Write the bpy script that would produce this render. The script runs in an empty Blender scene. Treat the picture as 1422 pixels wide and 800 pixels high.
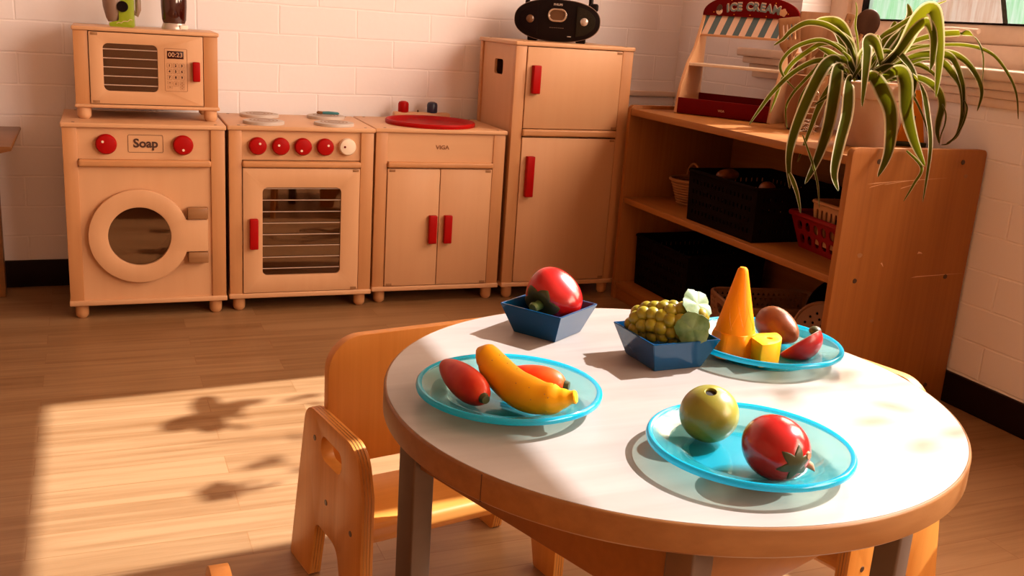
import bpy, bmesh, math, random
from math import pi, sin, cos, radians, atan2, hypot
from mathutils import Vector, Matrix
random.seed(7)
scene = bpy.context.scene
COL = scene.collection

# ---------------------------------------------------------------- materials
def lin(c):
    return tuple(((x/255)/12.92 if x/255 <= .04045 else ((x/255+.055)/1.055)**2.4) for x in c)
class NT:
    def __init__(s, name):
        s.m = bpy.data.materials.new(name); s.m.use_nodes = True
        s.t = s.m.node_tree; s.t.nodes.clear()
        s.out = s.n('ShaderNodeOutputMaterial')
    def n(s, typ, **kw):
        nd = s.t.nodes.new(typ)
        for k, v in kw.items(): setattr(nd, k, v)
        return nd
    def l(s, a, b): s.t.links.new(a, b)
    def set(s, nd, **kw):
        for k, v in kw.items(): nd.inputs[k.replace('_', ' ')].default_value = v
        return nd
def c4(c): return (c[0], c[1], c[2], 1)
def plain(name, col, rough=.45, spec=.5, metal=0, bump=0, bscale=60, vary=.06):
    t = NT(name); b = t.n('ShaderNodeBsdfPrincipled')
    t.set(b, Roughness=rough, Metallic=metal); b.inputs['Specular IOR Level'].default_value = spec
    tc = t.n('ShaderNodeTexCoord'); nz = t.n('ShaderNodeTexNoise'); t.set(nz, Scale=bscale, Detail=3.0)
    t.l(tc.outputs['Object'], nz.inputs['Vector'])
    mx = t.n('ShaderNodeMix', data_type='RGBA')
    mx.inputs['A'].default_value = c4([x*(1-vary) for x in col]); mx.inputs['B'].default_value = c4([min(1, x*(1+vary)) for x in col])
    t.l(nz.outputs['Fac'], mx.inputs['Factor']); t.l(mx.outputs['Result'], b.inputs['Base Color'])
    if bump:
        bp = t.n('ShaderNodeBump'); t.set(bp, Strength=bump, Distance=.002)
        t.l(nz.outputs['Fac'], bp.inputs['Height']); t.l(bp.outputs['Normal'], b.inputs['Normal'])
    t.l(b.outputs[0], t.out.inputs[0]); return t.m
def wood(name, c1, c2, axis='z', rough=.42, grain=1.0, spec=.4, ply=False, fine=90):
    """long grain along one object axis: stretched noise plus a soft wave figure"""
    t = NT(name); b = t.n('ShaderNodeBsdfPrincipled'); t.set(b, Roughness=rough)
    b.inputs['Specular IOR Level'].default_value = spec
    tc = t.n('ShaderNodeTexCoord'); mp = t.n('ShaderNodeMapping')
    sc = {'x': (2.2, fine, fine), 'y': (fine, 2.2, fine), 'z': (fine, fine, 2.2)}[axis]
    mp.inputs['Scale'].default_value = sc
    oi = t.n('ShaderNodeObjectInfo'); ad = t.n('ShaderNodeVectorMath', operation='ADD')
    sv = t.n('ShaderNodeVectorMath', operation='SCALE'); sv.inputs[0].default_value = (3.1, 5.7, 4.3)
    t.l(oi.outputs['Random'], sv.inputs['Scale'])
    t.l(tc.outputs['Object'], ad.inputs[0]); t.l(sv.outputs[0], ad.inputs[1]); t.l(ad.outputs[0], mp.inputs['Vector'])
    nz = t.n('ShaderNodeTexNoise'); t.set(nz, Scale=1.0, Detail=4.0, Roughness=.6); t.l(mp.outputs[0], nz.inputs['Vector'])
    mp2 = t.n('ShaderNodeMapping'); mp2.inputs['Scale'].default_value = tuple(1.2 if x < 10 else 12 for x in sc)
    t.l(ad.outputs[0], mp2.inputs['Vector'])
    n2 = t.n('ShaderNodeTexNoise'); t.set(n2, Scale=1.0, Detail=2.0); t.l(mp2.outputs[0], n2.inputs['Vector'])
    mm = t.n('ShaderNodeMath', operation='ADD'); hf = t.n('ShaderNodeMath', operation='MULTIPLY'); hf.inputs[1].default_value = .5
    t.l(nz.outputs['Fac'], mm.inputs[0]); t.l(n2.outputs['Fac'], mm.inputs[1]); t.l(mm.outputs[0], hf.inputs[0])
    rp = t.n('ShaderNodeValToRGB'); e = rp.color_ramp.elements
    e[0].position = .5-.17/grain; e[1].position = .5+.15/grain
    e[0].color = c4(c2); e[1].color = c4(c1)
    t.l(hf.outputs[0], rp.inputs[0]); t.l(rp.outputs[0], b.inputs['Base Color'])
    bp = t.n('ShaderNodeBump'); t.set(bp, Strength=.06, Distance=.001); t.l(nz.outputs['Fac'], bp.inputs['Height']); t.l(bp.outputs[0], b.inputs['Normal'])
    t.l(b.outputs[0], t.out.inputs[0]); return t.m

M = {}
BIR1, BIR2 = (.64, .375, .205), (.58, .32, .165)
for ax in 'xyz':
    M['birch_'+ax] = wood('birch_'+ax, BIR1, BIR2, ax, grain=.5, fine=42)
    M['beech_'+ax] = wood('beech_'+ax, (.56, .285, .125), (.47, .215, .085), ax, grain=.7, fine=60)
    M['shelfwood_'+ax] = wood('shelf_wood_'+ax, (.34, .125, .022), (.25, .082, .012), ax, rough=.5)
    M['chairwood_'+ax] = wood('chair_wood_'+ax, (.62, .262, .052), (.50, .195, .032), ax, rough=.4)
    M['spoonwood_'+ax] = wood('utensil_wood_'+ax, (.25, .10, .028), (.19, .07, .017), ax, rough=.55)
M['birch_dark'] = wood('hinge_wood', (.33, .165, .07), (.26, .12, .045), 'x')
M['ply'] = wood('ply_edge', (.50, .25, .08), (.26, .11, .03), 'z', grain=2.4, fine=240)
M['dark_wood'] = wood('dark_table_wood', (.20, .075, .018), (.13, .045, .01), 'x', rough=.35)
M['band'] = wood('edge_band', (.24, .105, .032), (.18, .07, .018), 'x', rough=.4)
M['apron'] = wood('apron_wood', (.25, .095, .022), (.20, .072, .015), 'x', rough=.45)
M['red'] = plain('red_paint', (.36, .003, .003), .42, spec=.12)
M['dark_red'] = plain('dark_red_paint', (.13, .002, .002), .5, spec=.06)
M['white_paint'] = plain('cream_paint', (.80, .68, .55), .4)
M['blue_dark'] = plain('navy_paint', (.015, .022, .06), .35)
M['print'] = plain('dark_print', (.06, .018, .008), .6)
M['brown_print'] = plain('burnt_print', (.24, .09, .03), .6)
M['dark'] = plain('dark_interior', (.045, .014, .006), .7)
M['screw'] = plain('screw_metal', (.10, .06, .04), .4, metal=.7)
M['black'] = plain('black_plastic', (.007, .003, .003), .4, spec=.12)
M['black_matte'] = plain('black_matte', (.008, .003, .003), .8, spec=.08)
M['grille'] = plain('speaker_grille', (.018, .013, .007), .7, spec=.1, bump=.6, bscale=600)
M['chrome'] = plain('chrome', (.75, .68, .62), .18, metal=1.0)
M['silver'] = plain('silver_plastic', (.58, .50, .45), .3, metal=.5)
M['lcd'] = plain('lcd', (.12, .055, .025), .2)
M['led'] = plain('display_window', (.035, .004, .003), .3, spec=.25)
M['steel'] = plain('leg_steel', (.13, .085, .06), .45, metal=.4, vary=.1)
M['rack'] = plain('rack_line', (.55, .40, .32), .35)
M['grey_burner'] = plain('burner_grey', (.50, .44, .40), .5)
M['teal'] = plain('teal_paint', (.04, .20, .24), .4)
M['green_app'] = plain('lime_plastic', (.26, .36, .012), .35)
M['grey_app'] = plain('grey_plastic', (.24, .16, .12), .4)
M['base_dark'] = plain('dark_skirting', (.010, .0025, .002), .6, spec=.15)
M['white_wall'] = plain('white_trim', (.74, .60, .50), .5)
M['ceil'] = plain('room_paint', (.52, .38, .28), .8)
M['ceil2'] = plain('ceiling_paint', (.55, .42, .33), .8)
M['cup_white'] = plain('white_sticker', (.85, .80, .72), .5)
M['icecream'] = plain('ice_cream_tan', (.62, .36, .20), .6)
M['awn_blue'] = plain('awning_blue', (.075, .135, .16), .5)
M['awn_cream'] = plain('awning_cream', (.72, .52, .40), .5)
M['letter'] = plain('letter_grey_blue', (.16, .24, .26), .5)
M['letter_top'] = plain('letter_cream', (.72, .55, .42), .5)
M['crate'] = plain('black_crate', (.006, .0025, .002), .8, spec=.03)
M['wicker'] = plain('wicker', (.34, .145, .045), .7, bump=.8, bscale=300)
M['red_basket'] = plain('red_basket_plastic', (.22, .004, .004), .5, spec=.2)
M['tan_basket'] = plain('tan_basket_plastic', (.42, .19, .07), .5)
M['brown_basket'] = plain('brown_basket_plastic', (.27, .125, .06), .5)
M['orange'] = plain('orange_card', (.70, .22, .006), .5, spec=.2)
M['soil'] = plain('soil', (.03, .016, .008), .9, bump=1.0)
M['decal'] = plain('window_decal', (.08, .05, .04), .6)

def brick_mat(name, axis, zoff, xoff):
    t = NT(name); b = t.n('ShaderNodeBsdfPrincipled'); t.set(b, Roughness=.62); b.inputs['Specular IOR Level'].default_value = .25
    tc = t.n('ShaderNodeTexCoord'); sp = t.n('ShaderNodeSeparateXYZ'); cb = t.n('ShaderNodeCombineXYZ')
    t.l(tc.outputs['Object'], sp.inputs[0])
    ax = t.n('ShaderNodeMath', operation='ADD'); ax.inputs[1].default_value = xoff
    az = t.n('ShaderNodeMath', operation='ADD'); az.inputs[1].default_value = zoff
    t.l(sp.outputs[axis], ax.inputs[0]); t.l(sp.outputs['Z'], az.inputs[0])
    t.l(ax.outputs[0], cb.inputs['X']); t.l(az.outputs[0], cb.inputs['Y'])
    # slight waviness of the joints
    nw = t.n('ShaderNodeTexNoise'); t.set(nw, Scale=9.0, Detail=2.0); t.l(cb.outputs[0], nw.inputs['Vector'])
    sb = t.n('ShaderNodeVectorMath', operation='SUBTRACT'); sb.inputs[1].default_value = (.5, .5, .5); t.l(nw.outputs['Color'], sb.inputs[0])
    sc = t.n('ShaderNodeVectorMath', operation='SCALE'); sc.inputs['Scale'].default_value = .006; t.l(sb.outputs[0], sc.inputs[0])
    ad = t.n('ShaderNodeVectorMath', operation='ADD'); t.l(cb.outputs[0], ad.inputs[0]); t.l(sc.outputs[0], ad.inputs[1])
    br = t.n('ShaderNodeTexBrick'); br.offset = .5
    t.set(br, Scale=1.0, Mortar_Size=.0035, Mortar_Smooth=.6, Brick_Width=.2351, Row_Height=.0853, Bias=0.0)
    br.inputs['Color1'].default_value = (.88, .87, .93, 1); br.inputs['Color2'].default_value = (.86, .84, .89, 1); br.inputs['Mortar'].default_value = (.93, .91, .96, 1)  # mortar paler than the brick: highlights along the joints put into the colour
    t.l(ad.outputs[0], br.inputs['Vector']); t.l(br.outputs['Color'], b.inputs['Base Color'])
    nz = t.n('ShaderNodeTexNoise'); t.set(nz, Scale=70.0, Detail=4.0); t.l(tc.outputs['Object'], nz.inputs['Vector'])
    n3 = t.n('ShaderNodeTexNoise'); t.set(n3, Scale=6.0, Detail=2.0); t.l(tc.outputs['Object'], n3.inputs['Vector'])
    inv = t.n('ShaderNodeMath', operation='MULTIPLY_ADD'); inv.inputs[1].default_value = -1.0; inv.inputs[2].default_value = 1.0
    t.l(br.outputs['Fac'], inv.inputs[0])
    m1 = t.n('ShaderNodeMath', operation='MULTIPLY_ADD'); m1.inputs[1].default_value = .16; t.l(nz.outputs['Fac'], m1.inputs[0]); t.l(inv.outputs[0], m1.inputs[2])
    m2 = t.n('ShaderNodeMath', operation='MULTIPLY_ADD'); m2.inputs[1].default_value = .5; t.l(n3.outputs['Fac'], m2.inputs[0]); t.l(m1.outputs[0], m2.inputs[2])
    bp = t.n('ShaderNodeBump'); t.set(bp, Strength=.5, Distance=.0026); t.l(m2.outputs[0], bp.inputs['Height']); t.l(bp.outputs[0], b.inputs['Normal'])
    t.l(b.outputs[0], t.out.inputs[0]); return t.m
M['brick_back'] = brick_mat('painted_brick_back', 'X', 20*.0853-.7461, 20*.2351-.1998)
M['brick_right'] = brick_mat('painted_brick_right', 'Y', 20*.0853-.5929, 6.0624)

def floor_mat():
    t = NT('strip_floor'); b = t.n('ShaderNodeBsdfPrincipled'); t.set(b, Roughness=.34); b.inputs['Specular IOR Level'].default_value = .35
    tc = t.n('ShaderNodeTexCoord'); mp0 = t.n('ShaderNodeMapping'); mp0.inputs['Location'].default_value = (8.13, 8.02, 0)
    t.l(tc.outputs['Object'], mp0.inputs['Vector'])
    br = t.n('ShaderNodeTexBrick'); br.offset = .37; br.offset_frequency = 2; br.squash = 1
    t.set(br, Scale=1.0, Mortar_Size=.0009, Mortar_Smooth=.1, Brick_Width=.52, Row_Height=.074, Bias=0.0)
    br.inputs['Color1'].default_value = (0, 0, 0, 1); br.inputs['Color2'].default_value = (1, 1, 1, 1); br.inputs['Mortar'].default_value = (.5, .5, .5, 1)
    t.l(mp0.outputs[0], br.inputs['Vector'])
    mp = t.n('ShaderNodeMapping'); mp.inputs['Scale'].default_value = (2.5, 60, 1); t.l(tc.outputs['Object'], mp.inputs['Vector'])
    of = t.n('ShaderNodeVectorMath', operation='SCALE'); of.inputs['Scale'].default_value = 40; t.l(br.outputs['Color'], of.inputs[0])
    ad = t.n('ShaderNodeVectorMath', operation='ADD'); t.l(mp.outputs[0], ad.inputs[0]); t.l(of.outputs[0], ad.inputs[1])
    nz = t.n('ShaderNodeTexNoise'); t.set(nz, Scale=1.0, Detail=4.0, Roughness=.6, Distortion=.4); t.l(ad.outputs[0], nz.inputs['Vector'])
    mp2 = t.n('ShaderNodeMapping'); mp2.inputs['Scale'].default_value = (1.3, 26, 1); t.l(tc.outputs['Object'], mp2.inputs['Vector'])
    n2 = t.n('ShaderNodeTexNoise'); t.set(n2, Scale=1.0, Detail=1.0); t.l(mp2.outputs[0], n2.inputs['Vector'])
    s1 = t.n('ShaderNodeMath', operation='MULTIPLY_ADD'); s1.inputs[1].default_value = .28; t.l(br.outputs['Color'], s1.inputs[0]); t.l(nz.outputs['Fac'], s1.inputs[2])
    s2 = t.n('ShaderNodeMath', operation='MULTIPLY_ADD'); s2.inputs[1].default_value = .3; t.l(n2.outputs['Fac'], s2.inputs[0]); t.l(s1.outputs[0], s2.inputs[2])
    rp = t.n('ShaderNodeValToRGB'); e = rp.color_ramp.elements
    e[0].position = .32; e[1].position = 1.1
    e[0].color = (.150, .062, .017, 1); e[1].color = (.30, .172, .080, 1)
    e[1].position = .95
    t.l(s2.outputs[0], rp.inputs[0])
    mx = t.n('ShaderNodeMix', data_type='RGBA'); mx.inputs['B'].default_value = (.20, .08, .022, 1)
    mf = t.n('ShaderNodeMath', operation='MULTIPLY'); mf.inputs[1].default_value = .6; t.l(br.outputs['Fac'], mf.inputs[0])
    t.l(mf.outputs[0], mx.inputs['Factor']); t.l(rp.outputs[0], mx.inputs['A']); t.l(mx.outputs['Result'], b.inputs['Base Color'])
    bp = t.n('ShaderNodeBump'); t.set(bp, Strength=.1, Distance=.001); bp.invert = True
    t.l(br.outputs['Fac'], bp.inputs['Height']); t.l(bp.outputs[0], b.inputs['Normal'])
    t.l(b.outputs[0], t.out.inputs[0]); return t.m
M['floor'] = floor_mat()

def laminate():
    t = NT('table_laminate'); b = t.n('ShaderNodeBsdfPrincipled'); t.set(b, Roughness=.36); b.inputs['Specular IOR Level'].default_value = .4
    tc = t.n('ShaderNodeTexCoord'); mp = t.n('ShaderNodeMapping'); mp.inputs['Scale'].default_value = (5, 34, 1); mp.inputs['Rotation'].default_value = (0, 0, .55)
    t.l(tc.outputs['Object'], mp.inputs['Vector'])
    nz = t.n('ShaderNodeTexNoise'); t.set(nz, Scale=1.0, Detail=3.0, Distortion=.7); t.l(mp.outputs[0], nz.inputs['Vector'])
    rp = t.n('ShaderNodeValToRGB'); e = rp.color_ramp.elements; e[0].position = .3; e[1].position = .7
    e[0].color = (.245, .210, .188, 1); e[1].color = (.285, .252, .230, 1)
    t.l(nz.outputs['Fac'], rp.inputs[0]); t.l(rp.outputs[0], b.inputs['Base Color']); t.l(b.outputs[0], t.out.inputs[0]); return t.m
M['laminate'] = laminate()

def see_through(name, tint, gloss_fac=.08, body=None, body_fac=0, rough=.05, trans_col=None, gl=(1, 1, 1)):
    """thin clear plastic: tinted see-through, some diffuse and translucent body, a glossy skin"""
    t = NT(name); tr = t.n('ShaderNodeBsdfTransparent'); tr.inputs[0].default_value = c4(tint)
    cur = tr.outputs[0]
    if body:
        d = t.n('ShaderNodeBsdfDiffuse'); d.inputs[0].default_value = c4(body)
        tl = t.n('ShaderNodeBsdfTranslucent'); tl.inputs[0].default_value = c4(trans_col or body)
        m0 = t.n('ShaderNodeMixShader'); m0.inputs[0].default_value = .4; t.l(d.outputs[0], m0.inputs[1]); t.l(tl.outputs[0], m0.inputs[2])
        m1 = t.n('ShaderNodeMixShader'); m1.inputs[0].default_value = body_fac; t.l(cur, m1.inputs[1]); t.l(m0.outputs[0], m1.inputs[2]); cur = m1.outputs[0]
    g = t.n('ShaderNodeBsdfGlossy'); g.inputs['Roughness'].default_value = rough; g.inputs[0].default_value = c4(gl)
    fr = t.n('ShaderNodeLayerWeight'); fr.inputs[0].default_value = .5      # facing term, Schlick: the same from both sides
    pw = t.n('ShaderNodeMath', operation='POWER'); pw.inputs[1].default_value = 5.0; t.l(fr.outputs['Facing'], pw.inputs[0])
    mu = t.n('ShaderNodeMath', operation='MULTIPLY_ADD'); mu.inputs[1].default_value = .8; mu.inputs[2].default_value = .03+gloss_fac; t.l(pw.outputs[0], mu.inputs[0])
    m2 = t.n('ShaderNodeMixShader'); t.l(mu.outputs[0], m2.inputs[0]); t.l(cur, m2.inputs[1]); t.l(g.outputs[0], m2.inputs[2])
    t.l(m2.outputs[0], t.out.inputs[0]); return t.m
M['glass'] = see_through('window_glass', (.97, .97, .96), .0)
M['acrylic'] = see_through('oven_acrylic', (.30, .20, .15), .10, rough=.03, gl=(.95, .62, .42))
M['plate'] = see_through('turquoise_plastic', (.80, .95, .91), .0, (.02, .54, .66), .24, .10, (.03, .66, .76))
M['plate_base'] = see_through('turquoise_plastic_base', (.66, .95, .98), .0, (.004, .50, .68), .30, .12, (.01, .60, .78))  # stronger cyan than the dish: doubled reflection under the plate, put into the colour
M['plate_rim'] = see_through('turquoise_plastic_rim', (.45, .88, .95), .0, (.002, .40, .58), .72, .10, (.004, .55, .75))
M['jar_dark'] = see_through('smoked_plastic', (.16, .05, .04), .05, (.10, .012, .008), .6, .08)

def painted_glass():
    """children's paint brushed over the lower window: daylight glows through it"""
    t = NT('window_paint'); tc = t.n('ShaderNodeTexCoord'); mp = t.n('ShaderNodeMapping'); mp.inputs['Scale'].default_value = (1, 90, 7)
    t.l(tc.outputs['Object'], mp.inputs['Vector'])
    nz = t.n('ShaderNodeTexNoise'); t.set(nz, Scale=1.0, Detail=4.0, Roughness=.65); t.l(mp.outputs[0], nz.inputs['Vector'])
    sp = t.n('ShaderNodeSeparateXYZ'); t.l(tc.outputs['Object'], sp.inputs[0])
    rg = t.n('ShaderNodeValToRGB'); e = rg.color_ramp.elements; e[0].position = .32; e[1].position = .62
    e[0].color = (.030, .085, .050, 1); e[1].color = (.062, .098, .100, 1)
    rq = t.n('ShaderNodeValToRGB'); e = rq.color_ramp.elements; e[0].position = .35; e[1].position = .65
    e[0].color = (.058, .044, .038, 1); e[1].color = (.068, .066, .066, 1)
    t.l(nz.outputs['Fac'], rg.inputs[0]); t.l(nz.outputs['Fac'], rq.inputs[0])
    # pink patch between two slanting sides, with a dark brushed line along its right side
    w = t.n('ShaderNodeMath', operation='MULTIPLY_ADD'); w.inputs[1].default_value = .9; t.l(sp.outputs['Z'], w.inputs[0]); t.l(sp.outputs['Y'], w.inputs[2])
    w2 = t.n('ShaderNodeMath', operation='MULTIPLY_ADD'); w2.inputs[1].default_value = -.35; t.l(sp.outputs['Z'], w2.inputs[0]); t.l(sp.outputs['Y'], w2.inputs[2])
    a = t.n('ShaderNodeMath', operation='LESS_THAN'); a.inputs[1].default_value = -.995+.9*.92; t.l(w.outputs[0], a.inputs[0])
    bb = t.n('ShaderNodeMath', operation='GREATER_THAN'); bb.inputs[1].default_value = -1.235-.35*.92; t.l(w2.outputs[0], bb.inputs[0])
    b2 = t.n('ShaderNodeMath', operation='GREATER_THAN'); b2.inputs[1].default_value = -1.250-.35*.92; t.l(w2.outputs[0], b2.inputs[0])
    both = t.n('ShaderNodeMath', operation='MULTIPLY'); t.l(a.outputs[0], both.inputs[0]); t.l(bb.outputs[0], both.inputs[1])
    ln = t.n('ShaderNodeMath', operation='SUBTRACT'); t.l(b2.outputs[0], ln.inputs[0]); t.l(bb.outputs[0], ln.inputs[1])
    mx = t.n('ShaderNodeMix', data_type='RGBA'); t.l(both.outputs[0], mx.inputs['Factor']); t.l(rg.outputs[0], mx.inputs['A']); t.l(rq.outputs[0], mx.inputs['B'])
    m3 = t.n('ShaderNodeMix', data_type='RGBA'); m3.inputs['B'].default_value = (.004, .003, .002, 1)
    t.l(ln.outputs[0], m3.inputs['Factor']); t.l(mx.outputs['Result'], m3.inputs['A'])
    tl = t.n('ShaderNodeBsdfTranslucent'); t.l(m3.outputs['Result'], tl.inputs[0])
    df = t.n('ShaderNodeBsdfDiffuse'); t.l(m3.outputs['Result'], df.inputs[0])
    tp = t.n('ShaderNodeBsdfTransparent'); t.l(m3.outputs['Result'], tp.inputs[0])
    s1 = t.n('ShaderNodeMixShader'); s1.inputs[0].default_value = .3; t.l(tl.outputs[0], s1.inputs[1]); t.l(df.outputs[0], s1.inputs[2])
    s2 = t.n('ShaderNodeMixShader'); s2.inputs[0].default_value = .35; t.l(s1.outputs[0], s2.inputs[1]); t.l(tp.outputs[0], s2.inputs[2])
    t.l(s2.outputs[0], t.out.inputs[0]); return t.m
M['painted'] = painted_glass()

def leaf_mat(name, mid, edge, lo, hi):
    t = NT(name); uv = t.n('ShaderNodeUVMap'); uv.uv_map = 'UVMap'; sp = t.n('ShaderNodeSeparateXYZ'); t.l(uv.outputs[0], sp.inputs[0])
    a = t.n('ShaderNodeMath', operation='MULTIPLY_ADD'); a.inputs[1].default_value = 2; a.inputs[2].default_value = -1; t.l(sp.outputs['X'], a.inputs[0])
    ab = t.n('ShaderNodeMath', operation='ABSOLUTE'); t.l(a.outputs[0], ab.inputs[0])
    rp = t.n('ShaderNodeValToRGB'); e = rp.color_ramp.elements; e[0].position = lo; e[1].position = hi
    e[0].color = c4(mid); e[1].color = c4(edge); t.l(ab.outputs[0], rp.inputs[0])
    p = t.n('ShaderNodeBsdfDiffuse'); t.l(rp.outputs[0], p.inputs['Color'])
    tl = t.n('ShaderNodeBsdfTranslucent')
    r2 = t.n('ShaderNodeValToRGB'); e = r2.color_ramp.elements; e[0].position = lo; e[1].position = hi; e[0].color = (.150, .142, .004, 1); e[1].color = (.50, .44, .22, 1); t.l(ab.outputs[0], r2.inputs[0]); t.l(r2.outputs[0], tl.inputs[0])
    m = t.n('ShaderNodeMixShader'); m.inputs[0].default_value = .36; t.l(p.outputs[0], m.inputs[1]); t.l(tl.outputs[0], m.inputs[2])
    t.l(m.outputs[0], t.out.inputs[0]); return t.m
M['leaf'] = leaf_mat('leaf_variegated', (.026, .029, .004), (.50, .42, .27), .66, .88)

def pot_mat():
    t = NT('pot_glaze'); b = t.n('ShaderNodeBsdfPrincipled'); t.set(b, Roughness=.14)
    b.inputs['Base Color'].default_value = (.78, .58, .44, 1); b.inputs['Coat Weight'].default_value = .5
    tl = t.n('ShaderNodeBsdfTranslucent'); tl.inputs[0].default_value = (.75, .42, .22, 1)
    m = t.n('ShaderNodeMixShader'); m.inputs[0].default_value = .35; t.l(b.outputs[0], m.inputs[1]); t.l(tl.outputs[0], m.inputs[2])
    t.l(m.outputs[0], t.out.inputs[0]); return t.m
M['pot'] = pot_mat()

def fruit_mat(name, c1, c2, scale=6, rough=.28, c3=None, axis=None, spec=.3):
    """painted wood/plastic play food: soft blotches of two colours, optional tip colour along local z"""
    t = NT(name); b = t.n('ShaderNodeBsdfPrincipled'); t.set(b, Roughness=rough); b.inputs['Coat Weight'].default_value = .15; b.inputs['Coat Roughness'].default_value = .1; b.inputs['Specular IOR Level'].default_value = spec
    tc = t.n('ShaderNodeTexCoord'); nz = t.n('ShaderNodeTexNoise'); t.set(nz, Scale=float(scale*8), Detail=3.0); t.l(tc.outputs['Object'], nz.inputs['Vector'])
    rp = t.n('ShaderNodeValToRGB'); e = rp.color_ramp.elements; e[0].position = .36; e[1].position = .64; e[0].color = c4(c1); e[1].color = c4(c2)
    t.l(nz.outputs['Fac'], rp.inputs[0]); t.l(rp.outputs[0], b.inputs['Base Color']); t.l(b.outputs[0], t.out.inputs[0]); return t.m
M['tomato'] = fruit_mat('pepper_red', (.40, .006, .006), (.32, .004, .004), 2, .25, spec=.5)
M['persimmon'] = fruit_mat('lacquer_red', (.34, .005, .005), (.29, .004, .004), 3, .22, spec=.5)
M['carrot'] = fruit_mat('pepper_scarlet', (.36, .012, .004), (.42, .032, .006), 5, .5, spec=.18)
M['carrot_b'] = fruit_mat('pepper_orange', (.52, .014, .003), (.58, .070, .004), 3, .45, spec=.18)
M['banana'] = fruit_mat('banana_yellow', (.74, .36, .004), (.68, .30, .004), 3, .5, spec=.15)
M['apple'] = fruit_mat('apple_green', (.185, .168, .016), (.23, .21, .028), 3, .32, spec=.4)
M['grape'] = fruit_mat('grape_green', (.25, .205, .006), (.20, .16, .005), 5, .4)
M['gleaf'] = fruit_mat('grape_leaf', (.065, .12, .028), (.14, .20, .075), 9, .5)
M['cone'] = fruit_mat('cone_orange', (.78, .215, .0015), (.82, .24, .002), 4, .6, spec=.1)
M['cheese'] = fruit_mat('cheese_yellow', (.66, .36, .003), (.70, .40, .005), 4, .5, spec=.15)
M['pear'] = fruit_mat('pear_brown', (.13, .033, .008), (.19, .055, .012), 5, .35)
M['melon'] = fruit_mat('melon_red', (.34, .007, .007), (.27, .005, .005), 4, .35)
M['melon_cut'] = fruit_mat('melon_cut', (.45, .30, .21), (.42, .25, .17), 4, .5)
M['green_dark'] = fruit_mat('stalk_green', (.030, .032, .006), (.045, .045, .010), 8, .45)
M['stub'] = fruit_mat('stalk_pale', (.34, .17, .09), (.30, .15, .07), 8, .5)
M['apple_hole_shade'] = plain('hole_shade', (.012, .006, .003), .8)
M['apple_spot'] = fruit_mat('apple_spot', (.24, .21, .055), (.26, .23, .06), 4, .3)
M['bowl'] = fruit_mat('bowl_blue', (.002, .050, .135), (.0015, .045, .120), 3, .14, spec=.35)

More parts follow.
